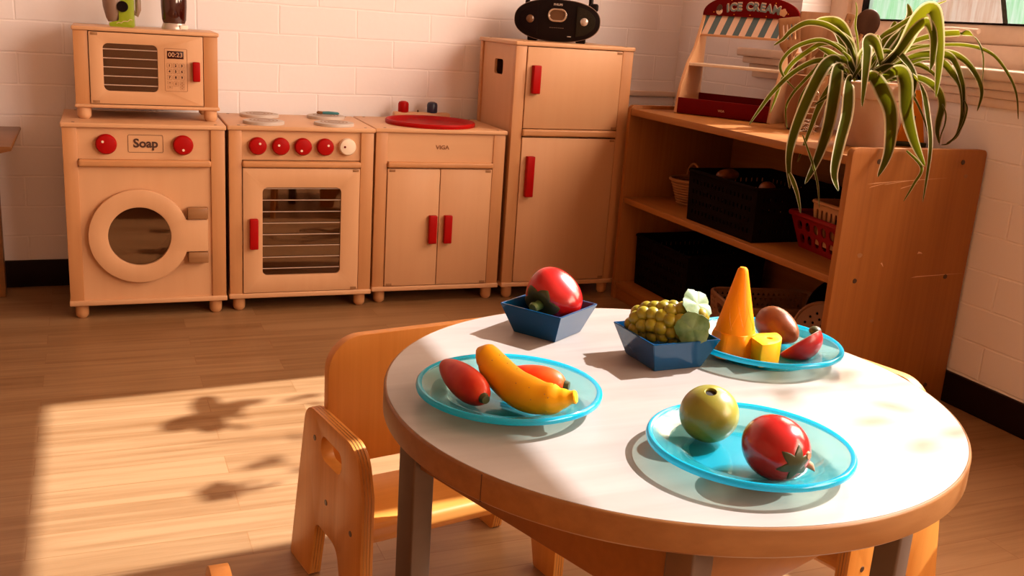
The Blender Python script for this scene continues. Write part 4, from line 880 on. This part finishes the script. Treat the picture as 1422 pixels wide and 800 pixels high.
# colander with a bowl ring behind it
t = thing('colander', 'round perforated colander leaning at the window end of the bottom shelf', 'colander', (1.440, -1.215, .055), radians(-62), rot=None)
lps = [circ(0, .076, .074, 56)]
for rr, n in ((.018, 6), (.034, 11), (.050, 16)):
    lps += [circ(rr*cos(2*pi*k/n+rr*40), .076+rr*sin(2*pi*k/n+rr*40), .0036, 10) for k in range(n)]
MB().prism(lps, -.001, .002, mat4=RX(-.18)).build('bowl', M['brown_basket'], t)
MB().tube([(p[0], 0, p[1]) for p in circ(0, .0, .0755, 48)], .004, 8, closed=True).build('rim', M['brown_basket'], t, loc=(0, .0135, .0755), rot=(-.18, 0, 0))
t = thing('serving_bowl', 'large dark serving bowl standing on edge behind the colander', 'bowl', (1.520, -1.205, .055), radians(-62))
MB().lathe([(.098, .004), (.102, 0), (.106, .004), (.098, .018), (.07, .042), (.0, .052), (0, .048), (.068, .038), (.094, .015)], 48, T(0, .0, .106) @ RX(-pi/2-.12)).build('shell', M['crate'], t)

# ---------------------------------------------------------------- round table
TC = Vector((.382, -2.1785, 0)); TZ = .443; TR = .319
t = thing('round_table', 'low round table with pale top and wooden edge band', 'table', tuple(TC))
MB().lathe([(0, TZ), (TR-.0022, TZ), (TR-.0022, TZ-.010), (0, TZ-.010)], 128).build('tabletop', M['laminate'], t, ang=50)
MB().lathe([(TR-.0022, TZ-.0004), (TR-.0012, TZ), (TR+.0004, TZ-.0012), (TR+.001, TZ-.003), (TR+.001, TZ-.0265), (TR-.0015, TZ-.029), (TR-.006, TZ-.029), (0, TZ-.029), (0, TZ-.009), (TR-.0022, TZ-.009)], 128).build('edge_band', M['band'], t)
sm = MB(); sm.box(-.0004, .0004, -TR-.0013, -TR+.001, TZ-.028, TZ-.001, bev=0, mat4=RZ(radians(-62))); sm.build('band_joint', M['print'], t)
A0 = radians(154.06); RL = .282
legs = [(RL*cos(A0+k*pi/2), RL*sin(A0+k*pi/2)) for k in range(4)]
for k, (x, y) in enumerate(legs):
    MB().box(-.0155, .0155, -.0155, .0155, 0, TZ-.029, bev=.003, seg=3, mat4=T(x, y, 0) @ RZ(A0+k*pi/2+pi/4)).build('leg', M['steel'], t)
for k in range(4):
    (x0, y0), (x1, y1) = legs[k], legs[(k+1) % 4]; an = atan2(y1-y0, x1-x0); L_ = hypot(x1-x0, y1-y0)
    MB().box(.018, L_-.018, -.009, .009, .325, TZ-.029, bev=.0015, mat4=T(x0, y0, 0) @ RZ(an)).build('apron', M['apron'], t)

# ---------------------------------------------------------------- children's chairs (local: front = -y)
def make_chair(label, loc, rz):
    t = thing('plywood_chair', label, 'chair', loc, rz, 'plywood children chairs around the round table')
    HW = .172
    def o(s, z, r): return (.131-s, z, r)
    prof = fillet([o(0, 0, .004), o(.060, .2755, .034), o(.242, .2755, .042), o(.262, .21, .05), o(.262, 0, .004), o(.207, 0, .004), o(.180, .100, .028), o(.103, .102, .016), o(.079, 0, .006)], 10)
    slot = fillet([o(.118, .212, .016), o(.120, .250, .014), o(.192, .247, .014), o(.192, .212, .016)], 6)
    for x in (-HW, HW-.018):
        p = MB().prism([prof, slot], -.018, 0, bev=.0018, mat4=T(x, 0, 0) @ RZ(pi/2)).build('side_panel', M['chairwood_z'], t)
        # laminated ply edge running round the panel
        e = MB()
        for d_ in (.0045, .009, .0135):
            e.tube([(x+d_, q[0], q[1]) for q in [((c[0])*1.0, c[1]) for c in prof]], .00075, 4, closed=True)
        e.build('ply_lines', M['ply'], p)
        for s_, z_ in ((.095, .2336), (.140, .151), (.227, .145)):
            sx = x+(0 if x < 0 else .018)
            MB().lathe([(0, .0008), (.0042, .0008), (.0044, -.001)], 14, T(sx, .131-s_, z_) @ RY(-pi/2 if x < 0 else pi/2)).build('screw', M['screw'], p)
    MB().prism([fillet([(.131-.100, .137, .003), (.131-.100, .159, .004), (.131-.250, .163, .010), (.131-.256, .146, .008), (.131-.248, .135, .004)], 5)], -.153, .153, mat4=RZ(pi/2)).build('seat', M['chairwood_x'], t)
    MB().prism([fillet([(-.154, .185, .004), (.154, .185, .004), (.154, .383, .050), (-.154, .383, .050)], 10)], -.008, .008, bev=.0015, mat4=T(0, .131-.092, 0)).build('backrest', M['chairwood_z'], t)
    return t
c1 = make_chair('plywood chair with slotted side panels standing in the sun patch beside the round table', (.246, -1.762, 0), radians(10))
def dup(src, label, loc, rz):
    r = src.copy(); COL.objects.link(r); r.location = loc; r.rotation_euler = (0, 0, rz); r['label'] = label
    for ch in src.children:
        c = ch.copy(); COL.objects.link(c); c.parent = r
        for g in ch.children:
            d_ = g.copy(); COL.objects.link(d_); d_.parent = c
    return r
dup(c1, 'plywood chair pushed under the round table facing away from the window wall', (.782, -1.976, 0), radians(-75))
dup(c1, 'plywood chair with only its rounded back corner showing at the bottom edge', (-.088, -2.434, 0), radians(90))

# ---------------------------------------------------------------- plates and bowls on the table
def plate(label, x, y):
    t = thing('plate', label, 'plate', (x, y, TZ), random.uniform(0, 6), 'turquoise plastic plates on the round table')
    MB().lathe([(.056, .0046), (.060, .006), (.068, .0128), (.078, .0165), (.0925, .0202), (.0928, .0186), (.080, .0136), (.071, .0104), (.064, .0035), (.056, .0030), (.056, .0046)], 96).build('dish', M['plate'], t)
    MB().lathe([(0, .0046), (.056, .0046), (.056, .0026), (.0625, .0006), (.0605, .0002), (.0585, .0020), (0, .0026)], 96).build('base', M['plate_base'], t)
    MB().lathe([(.0925, .0204), (.0945, .0217), (.0968, .0218), (.0984, .0206), (.0990, .0186), (.0986, .0160), (.0970, .0158), (.0960, .0178), (.0935, .0186), (.0925, .0204)], 96).build('rim', M['plate_rim'], t)
    return t
P1, P2, P3 = Vector((.187, -2.177, TZ)), Vector((.5705, -2.0995, TZ)), Vector((.358, -2.367, TZ))
plate('turquoise see-through plate holding a banana and two red peppers', P1.x, P1.y)
plate('turquoise see-through plate holding the orange cone and cheese wedge', P2.x, P2.y)
plate('turquoise see-through plate holding a green apple and a red persimmon', P3.x, P3.y)
def bowl(label, x, y, rz, a, b, h):
    t = thing('square_bowl', label, 'bowl', (x, y, TZ), rz, 'blue square bowls on the round table')
    m = bmesh.new()
    def ring(s, z): return [m.verts.new((dx*s/2, dy*s/2, z)) for dx, dy in ((-1, -1), (1, -1), (1, 1), (-1, 1))]
    R = [ring(b, 0), ring(a, h), ring(a-.006, h), ring(b-.005, .003)]
    m.faces.new(list(reversed(R[0]))); m.faces.new(R[3])
    for p, q in zip(R, R[1:]):
        for k in range(4): m.faces.new([p[k], p[(k+1) % 4], q[(k+1) % 4], q[k]])
    bmesh.ops.recalc_face_normals(m, faces=m.faces)
    bmesh.ops.bevel(m, geom=list(m.edges), offset=.0007, segments=2, affect='EDGES')
    mb = MB(); mb._add(m); mb.build('shell', M['bowl'], t, ang=25); return t
B1, B2 = Vector((.3324, -1.9572, TZ)), Vector((.4290, -2.0908, TZ))
bowl('blue square bowl holding the red bell pepper', B1.x, B1.y, .5726, .0929, .0635, .0391)
bowl('blue square bowl holding the green grapes', B2.x, B2.y, .0285, .0952, .0665, .0386)

# ---------------------------------------------------------------- play food
ZP = TZ+.0048
# bell pepper: lobed, calyx side turned to the viewer's lower left
C = Vector((.3400, -1.950, TZ+.0475))
t = thing('toy_bell_pepper', 'shiny red toy bell pepper with green stalk in a blue bowl', 'toy pepper', tuple(C))
ax = (-rv*.62-vv*.72-Vector((0, 0, .32))).normalized()      # stalk direction
qz = ax.to_track_quat('Z', 'Y').to_matrix().to_4x4()
def pep(a, p):
    r = .0390*(1+.10*cos(3*a+.9)*sin(p)**2); dz = .0325*cos(p)
    if p < .9: dz -= .0085*(1-p/.9)**2
    if p > 2.4: dz += .005*((p-2.4)/.74)**2
    return (r*sin(p)**.85*cos(a)*1.0, r*sin(p)**.85*sin(a)*.90, dz)
MB().blob(pep, 48, 32, qz).build('skin', M['tomato'], t, ang=60)
def drape_star(fn, mat4, points, p0, p1, off, na=72, nr=8, sharp=1.25):
    q = bmesh.new(); rows = []
    for j in range(nr+1):
        row = []
        for k in range(na):
            a = 2*pi*k/na; sp = abs(((a*points/(2*pi)) % 1)-.5)*2
            p = max(.002, (p0+(p1-p0)*sp**sharp)*j/nr); e = Vector(fn(a, p)); e *= 1+off/e.length*(1 if j < nr else -1)
            row.append(q.verts.new(mat4 @ e))
        rows.append(row)
    for j in range(nr):
        for k in range(na): q.faces.new([rows[j][k], rows[j][(k+1) % na], rows[j+1][(k+1) % na], rows[j+1][k]])
    bmesh.ops.recalc_face_normals(q, faces=q.faces); mb = MB(); mb._add(q); return mb
ca = drape_star(pep, qz, 6, .55, .86, .0012, sharp=.9).build('calyx', M['green_dark'], t, ang=80)
MB().tube([tuple(qz @ Vector(p)) for p in ((0, 0, .0235), (.0, .001, .034), (.001, .004, .0405), (.001, .004, .0415))], [.0070, .0058, .0066, .0050], 16).build('stalk', M['gleaf'], ca)
# grapes
C = Vector((.4310, -2.0905, TZ+.0485)); gd = Vector((.0325, -.0285, .006)).normalized()
t = thing('toy_grapes', 'green toy grape bunch with two leaves in a blue bowl', 'toy grapes', tuple(C))
gz = gd.to_track_quat('X', 'Z').to_matrix().to_4x4()
mb = MB(); random.seed(5)
mb.blob(lambda a, p: (.036*cos(p), .021*sin(p)*cos(a), .019*sin(p)*sin(a)), 20, 12, gz)
for i in range(8):
    xx = -.0385+.0112*i; rr = math.sqrt(max(0, 1-(xx/.047)**2))*.0205; n = max(5, int(round(2*pi*rr/.0150))); s_ = .0092
    for k in range(n):
        a = 2*pi*(k+.5*(i % 2)+random.uniform(-.08, .08))/n; ro = rr+random.uniform(-.001, .001)
        mb.blob(lambda a_, p_: (s_*sin(p_)*cos(a_), s_*sin(p_)*sin(a_), s_*cos(p_)), 16, 11, gz @ T(xx+random.uniform(-.0008, .0008), ro*cos(a), ro*.95*sin(a)))
mb.blob(lambda a_, p_: (.0092*sin(p_)*cos(a_), .0092*sin(p_)*sin(a_), .0092*cos(p_)), 14, 10, gz @ T(-.046, 0, -.003))
mb.build('grapes', M['grape'], t, ang=80)
def grape_leaf(base, d1, d2, sc):
    q = bmesh.new(); d1 = d1.normalized(); d2 = (d2-d1*d2.dot(d1)).normalized(); nn = d1.cross(d2)
    nr, na = 6, 40; rows = []
    for j in range(nr+1):
        u = j/nr; row = []
        for k in range(na):
            a = 2*pi*k/na; R = sc*(.95+.055*cos(5*a)+.03*cos(15*a))*u
            w_ = -.10*sc*u*u+.07*sc*u*abs(cos(2.5*a))
            row.append(q.verts.new(base+d1*R*cos(a)+d2*R*sin(a)+nn*w_))
        rows.append(row)
    for j in range(nr):
        for k in range(na):
            try: q.faces.new([rows[j][k], rows[j][(k+1) % na], rows[j+1][(k+1) % na], rows[j+1][k]])
            except ValueError: pass
    bmesh.ops.remove_doubles(q, verts=q.verts, dist=1e-6)
    bmesh.ops.recalc_face_normals(q, faces=q.faces)
    g = bmesh.ops.extrude_face_region(q, geom=list(q.faces)); bmesh.ops.translate(q, verts=[v for v in g['geom'] if isinstance(v, bmesh.types.BMVert)], vec=nn*.0012)
    bmesh.ops.recalc_face_normals(q, faces=q.faces); mb = MB(); mb._add(q); return mb
up = Vector((0, 0, 1))
f1 = (-vv*.66+up*.62+rv*.42)
grape_leaf(rv*.024-vv*.0335+up*.004, rv*.75-vv*.10-up*.55, rv*.55-vv*.02+up*.85, .0215).build('leaf', M['gleaf'], t, ang=30)
grape_leaf(rv*.030-vv*.012+up*.0285, rv*.80+vv*.05-up*.45, rv*.25+vv*.75+up*.60, .0210).build('leaf', M['gleaf'], t, ang=30)
# ice cream cone standing on its mouth
C = Vector((.5240, -2.1000, ZP))
t = thing('toy_ice_cream_cone', 'tall orange toy ice cream cone standing upside down on a plate', 'toy cone', tuple(C))
co = MB().lathe([(0, .113), (.0038, .1125), (.0062, .110), (.0074, .105), (.0238, .036), (.0250, .030), (0, .030)], 48).build('cone', M['cone'], t)
wf = MB()
for k in range(9):
    for sg_ in (-1, 1):
        wf.tube([((.0073+(.0161)*(u/10))*cos(2*pi*k/9+sg_*u*.11), (.0073+.0161*(u/10))*sin(2*pi*k/9+sg_*u*.11), .103-.0665*u/10) for u in range(11)], .00055, 5)
wf.build('waffle_lines', M['cone'], co)
def drape(a, p):
    z = .032*(.5+.5*cos(p)); e = 1+.055*cos(7*a)*(1 if p > .9 else p/.9)
    r = (.0250+.0055*(1-(z/.032))**.7) if z < .0318 else .0250*sin(p)/sin(.17)
    return (r*e*cos(a)*min(1, sin(p)*4), r*e*sin(a)*min(1, sin(p)*4), z)
MB().blob(drape, 56, 22).build('collar', M['cone'], t, ang=70)
# cheese wedge
C = Vector((.5520, -2.1290, ZP))
t = thing('toy_cheese', 'yellow toy cheese wedge with a round hole beside the orange cone', 'toy cheese', tuple(C), radians(-8))
sec = [(-.020, .016)]+[(-.020+.043*cos(q), .016+.043*sin(q)) for q in [radians(-92+96*k/14) for k in range(15)]]
# sector outline lies in x,y: prism works in x,z so it is laid down
ch = MB().prism([fillet([(a, b, .0015 if i in (0, 1, 15) else 0) for i, (a, b) in enumerate(sec)], 3), circ(.002, -.002, .0042, 18)], -.029, 0, bev=.0012, mat4=RX(-pi/2)).build('wedge', M['cheese'], t)
MB().prism([circ(.002, -.002, .0042, 18)], -.024, 0, mat4=RX(-pi/2)).build('hole_floor', M['cone'], ch)
# brown pear
C = Vector((.6085, -2.0765, ZP+.0235)); d_ = Vector((.010, -.046, -.010)).normalized()
t = thing('toy_pear', 'brown toy pear lying behind the red fruit half', 'toy pear', tuple(C))
gz = d_.to_track_quat('Z', 'Y').to_matrix().to_4x4()
def pear(a, p):
    z = .033*cos(p); r = .0225*sin(p)*(1-.20*cos(p)); return (r*cos(a), r*sin(a), z)
MB().blob(pear, 36, 24, gz).build('skin', M['pear'], t, ang=80)
# red fruit half
C = Vector((.6075, -2.1245, ZP+.0175)); nf = (up*.74-rv*.55+vv*.40).normalized()
t = thing('toy_fruit_half', 'half of a red toy fruit with pale cut face and green tip', 'toy fruit', tuple(C))
gz = nf.to_track_quat('Z', 'Y').to_matrix().to_4x4(); R_ = .0295
MB().lathe([(0, -R_*.80)]+[(R_*sin(q), -R_*.80*cos(q)) for q in [pi/2*k/14 for k in range(1, 15)]]+[(R_*.93, .0008)], 44, gz).build('skin', M['melon'], t, ang=60)
MB().lathe([(0, .0016), (R_*.93, .0012), (R_*.95, 0), (0, 0)], 44, gz).build('cut_face', M['melon_cut'], t)
tip = gz @ Vector((0, 0, 0)); e_ = (rv*.80+up*.52); e_ = (e_-nf*e_.dot(nf)).normalized()
MB().blob(lambda a, p: tuple(e_*R_*.80+nf*.003+Vector((.008*sin(p)*cos(a), .008*sin(p)*sin(a), .006*cos(p)))), 20, 12).build('green_tip', M['green_dark'], t)
# apple with drilled hole
C = Vector((.3385, -2.3240, ZP+.0278)); R_ = .0290
t = thing('toy_apple', 'green wooden toy apple with a drilled hole on top', 'toy apple', tuple(C))
qa = (up*.93-vv*.30-rv*.10).normalized().to_track_quat('Z', 'Y').to_matrix().to_4x4()
hr = .0052; p0 = math.asin(hr/R_)
prof = [(0, R_*.55), (hr, R_*.55), (hr, R_*cos(p0)*.955-.0006)]+[(R_*sin(p), R_*cos(p)*.965) for p in [p0*1.15+(pi-p0*1.15)*k/30 for k in range(31)]]
prof[-1] = (0, prof[-1][1])
sk = MB(); sk.lathe(prof, 44, qa); sk = sk.build('skin', M['apple'], t, ang=45)
MB().lathe([(0, R_*.86), (hr*.93, R_*.86), (hr*.93, R_*.60), (0, R_*.60)], 20, qa).build('hole', M['apple_hole_shade'], t)  # near-black plug inside the drilled hole, painted shade
qs = (-rv*.88-vv*.42-up*.05).normalized().to_track_quat('Z', 'Y').to_matrix().to_4x4()
MB().lathe([(0, R_*.985+.0006)]+[(.0108*k/6, math.sqrt((R_*.985)**2-(.0108*k/6)**2)+.0006*(1-k/6)) for k in range(1, 7)]+[(.0100, R_*.88)], 28, qs).build('plug', M['apple_spot'], t)
# persimmon lying on its side with a green star calyx
C = Vector((.3520, -2.4110, ZP+.0292))
t = thing('toy_persimmon', 'shiny red egg shaped toy persimmon with dark green star', 'toy fruit', tuple(C))
ax = (rv*.34-vv*.93-up*.05).normalized(); gz = ax.to_track_quat('Z', 'Y').to_matrix().to_4x4() @ RZ(.35)
def egg(a, p): return (.0292*sin(p)*cos(a), .0292*sin(p)*sin(a), .0345*cos(p)+.002*sin(p)**2)
MB().blob(egg, 44, 28, gz).build('skin', M['persimmon'], t, ang=80)
cx = drape_star(egg, gz, 6, .34, .70, .0006).build('calyx', M['green_dark'], t, ang=80)
def on_egg(d_, k): return tuple(d_.normalized()*k)
sdir = rv*.66-vv*.70+up*.12
MB().tube([on_egg(sdir, .0285), on_egg(sdir, .0330), on_egg(sdir, .0352)], [.0046, .0042, .0030], 12).build('stub', M['stub'], cx)
sdir = rv*.88-vv*.38-up*.30
MB().tube([on_egg(sdir, .0285), tuple(Vector(on_egg(sdir, .0350))), tuple(Vector(on_egg(sdir, .0390))-up*.003)], [.0046, .0032, .0005], 10).build('peg', M['stub'], t)
# two red peppers and a banana
def chili(name, label, a, b, r, mat):
    C = (a+b)/2; d_ = (b-a).normalized(); Lh = (b-a).length/2
    t = thing(name, label, 'toy pepper', tuple(C)); gz = d_.to_track_quat('Z', 'Y').to_matrix().to_4x4()
    def f(a_, p):
        z = Lh*cos(p); return (r*sin(p)**.9*(1+.20*cos(p))*cos(a_), r*sin(p)**.9*(1+.20*cos(p))*sin(a_), z)
    MB().blob(f, 36, 26, gz).build('skin', M[mat], t, ang=80)
    st = MB().lathe([(0, Lh+.0045), (.0044, Lh+.004), (.0052, Lh+.001), (.0062, Lh-.003), (.0064, Lh-.006)], 18, gz).build('stalk', M['green_dark'], t)
    return t
chili('toy_red_pepper', 'scarlet long toy pepper at the end of the plate beside the banana bulge', Vector((.1320, -2.1190, ZP+.0235)), Vector((.1445, -2.2130, ZP+.0180)), .0172, 'carrot')
chili('toy_orange_pepper', 'orange-red long toy pepper lying behind the banana', Vector((.1905, -2.1480, ZP+.0165)), Vector((.2440, -2.1955, ZP+.0170)), .0162, 'carrot_b')
t = thing('toy_banana', 'yellow toy banana with speckled skin across a turquoise plate', 'toy banana', (.19, -2.21, ZP))
bp = [Vector(p)-Vector((.19, -2.21, ZP-.0012)) for p in ((.1645, -2.1500, ZP+.043), (.1690, -2.1585, ZP+.0395), (.1740, -2.1730, ZP+.030), (.1830, -2.2020, ZP+.0215), (.1950, -2.2270, ZP+.0195), (.2080, -2.2440, ZP+.0225), (.2170, -2.2530, ZP+.0265), (.2235, -2.2585, ZP+.0290))]
bc = catmull(bp, 5); nb = len(bc)
def brad(u):
    pts = ((0, .0100), (.10, .0138), (.30, .0178), (.50, .0192), (.68, .0162), (.82, .0100), (.92, .0068), (1, .0070))
    for (a, ra), (b, rb) in zip(pts, pts[1:]):
        if a <= u <= b: w_ = (u-a)/(b-a); w_ = w_*w_*(3-2*w_); return ra+(rb-ra)*w_
    return .007
bc = [bc[0]+(bc[0]-bc[1]).normalized()*.006]+bc; rad = [.0035]+[brad(i/(nb-1)) for i in range(nb)]
ba = MB(); ba.tube(bc, rad, 20); ba = ba.build('skin', M['banana'], t, ang=70)
random.seed(11); fr = MB()
for k in range(34):
    i = random.randint(8, nb-10); a = random.uniform(0, 2*pi); tg = (bc[i+1]-bc[i-1]).normalized(); u1 = tg.orthogonal().normalized(); u2 = tg.cross(u1)
    fr.blob(lambda a_, p_: tuple(bc[i]+(u1*cos(a)+u2*sin(a))*(rad[i]-.0001)+Vector((.00055*sin(p_)*cos(a_), .00055*sin(p_)*sin(a_), .00055*cos(p_)))), 8, 6)
fr.build('freckles', M['brown_print'], ba)
MB().tube([bc[-1]-(bc[-1]-bc[-2]).normalized()*.0005, bc[-1]+(bc[-1]-bc[-2]).normalized()*.0012], [.0069, .0060], 16).build('stem_end', M['cheese'], ba)

# ---------------------------------------------------------------- dark table at the left edge
t = thing('dark_side_table', 'dark brown wooden table corner at the left edge of the room', 'table', (-.470, -.090, 0), .0)
lw = MB(); lw.prism([fillet([(-.70, .446, .002), (.020, .440, .002), (.083, .456, .003), (.086, .466, .004), (-.70, .466, .004)])], -.36, .030, bev=.002); lw.build('tabletop', M['dark_wood'], t)
for x, y in ((.004, -.005), (-.66, -.005), (-.66, -.33)): MB().box(x-.020, x+.020, y-.020, y+.020, 0, .441, bev=.003).build('leg', M['dark_wood'], t)
MB().box(-.64, -.03, -.012, .006, .385, .441, bev=.001).build('apron', M['dark_wood'], t)

# ---------------------------------------------------------------- stickers on the upper window glass (their shadows fall on the floor)
def sticker(name, label, loops, y, z, rot):
    o = MB(); 
    for lp in loops: o.prism([lp], -.0006, .0006)
    o = o.build(name, M['decal'], smooth=False); o.location = (XR+.1245, y, z); o.rotation_euler = (0, rot, pi/2); return tag(o, label, 'sticker')
def petal(a, L_, w_, n=24): return [((L_/2+L_/2*cos(q))*cos(a)-w_*sin(q)*sin(a), (L_/2+L_/2*cos(q))*sin(a)+w_*sin(q)*cos(a)) for q in [2*pi*k/n for k in range(n)]]
sticker('butterfly_sticker', 'dark butterfly sticker high on the window pane', [petal(radians(a), l_, w2) for a, l_, w2 in ((28, .110, .030), (152, .100, .034), (212, .092, .032), (330, .080, .036))]+[petal(pi/2, .03, .005), petal(-pi/2, .035, .005)], -.925, 1.690, .55)
sticker('flower_sticker', 'dark flower sticker with curved stem on the window pane', [petal(2*pi*k/5, .040, .017) for k in range(5)]+[[(.0, -.007), (.04, -.034), (.095, -.036), (.096, -.026), (.044, -.022), (.004, .007)]], -1.275, 1.705, 1.25)

# ---------------------------------------------------------------- leafy twigs outside the window (dappled shade on floor and table)
def sapling(label, loc, n, span):
    t = thing('garden_sapling', label, 'sapling', (loc[0], loc[1], 0), 0, 'saplings outside the window'); random.seed(int(span*1000))
    MB().tube([(0, 0, 0), (.02, .03, .8), (.0, .0, 1.6), (0, -.02, loc[2]), (0, .02, loc[2]+.2)], [.008, .007, .006, .004, .002], 8).build('stem', M['dark_wood'], t)
    mb = MB()
    for k in range(n):
        c = Vector((random.uniform(-.05, .05), random.uniform(-span, span), random.uniform(-.17, .17)))
        r_ = Matrix.Rotation(random.uniform(0, pi), 4, 'X') @ Matrix.Rotation(random.uniform(-.5, .5), 4, 'Z')
        mb.blob(lambda a, p: (.002*sin(p)*cos(a), .013*sin(p)*sin(a), .026*cos(p)), 12, 8, T(c[0], c[1], c[2]+loc[2]) @ r_)
    mb.build('leaves', M['green_dark'], t)
sapling('thin leafy sapling outside the window towards the kitchen end', (2.5, -1.02, 2.14), 22, .20)
sapling('thin leafy sapling outside the window beside the round table', (2.5, -2.06, 2.13), 26, .26)

# ---------------------------------------------------------------- camera and light
SUN, SKY, SKYC = 16.0, 17.5, (1.0, .72, .53, 1)
cd = bpy.data.cameras.new('camera'); cam = bpy.data.objects.new('camera', cd); COL.objects.link(cam)
yaw, pit, rol = .4096, .2645, .0675
fw = Vector((sin(yaw)*cos(pit), cos(yaw)*cos(pit), -sin(pit))); rt = Vector((cos(yaw), -sin(yaw), 0)); upv = rt.cross(fw)
r2 = rt*cos(rol)+upv*sin(rol); u2 = -rt*sin(rol)+upv*cos(rol)
mw = Matrix((r2, u2, -fw)).transposed().to_4x4(); mw.translation = (-.2104, -3.0819, .8372); cam.matrix_world = mw
cd.sensor_width = 36; cd.lens = 1379.35/1422*36; cd.clip_start = .02; scene.camera = cam

sd = bpy.data.lights.new('sun', 'SUN'); sd.energy = SUN; sd.angle = radians(.53); sd.color = (.97, .97, 1.0)
so = bpy.data.objects.new('sun', sd); COL.objects.link(so); so.location = (4, -1, 4)
so.rotation_euler = Vector((-1, -.084, -.92)).to_track_quat('-Z', 'Y').to_euler()
wd = bpy.data.worlds.new('sky'); scene.world = wd; wd.use_nodes = True
bg = wd.node_tree.nodes['Background']; bg.inputs[0].default_value = SKYC; bg.inputs[1].default_value = SKY
def portal(x, y, z, sx, sy, rot):
    l = bpy.data.lights.new('window_portal', 'AREA'); l.shape = 'RECTANGLE'; l.size = sx; l.size_y = sy; l.cycles.is_portal = True
    o = bpy.data.objects.new('window_portal', l); COL.objects.link(o); o.location = (x, y, z); o.rotation_euler = rot
portal(XR+.21, (WY0+WY1)/2, (WZ0+WZ1)/2, WZ1-WZ0, WY1-WY0, (0, pi/2, 0))
portal(XR+.21, (VY0+VY1)/2, (WZ0+WZ1)/2, WZ1-WZ0, VY1-VY0, (0, pi/2, 0))
vs = scene.view_settings; vs.view_transform = 'Standard'; vs.look = 'None'; vs.gamma = 1; vs.exposure = 0; vs.use_curve_mapping = False
cy = scene.cycles
cy.max_bounces = 10; cy.diffuse_bounces = 5; cy.glossy_bounces = 4; cy.transparent_max_bounces = 16; cy.transmission_bounces = 6
cy.caustics_reflective = False; cy.caustics_refractive = False; cy.sample_clamp_indirect = 6
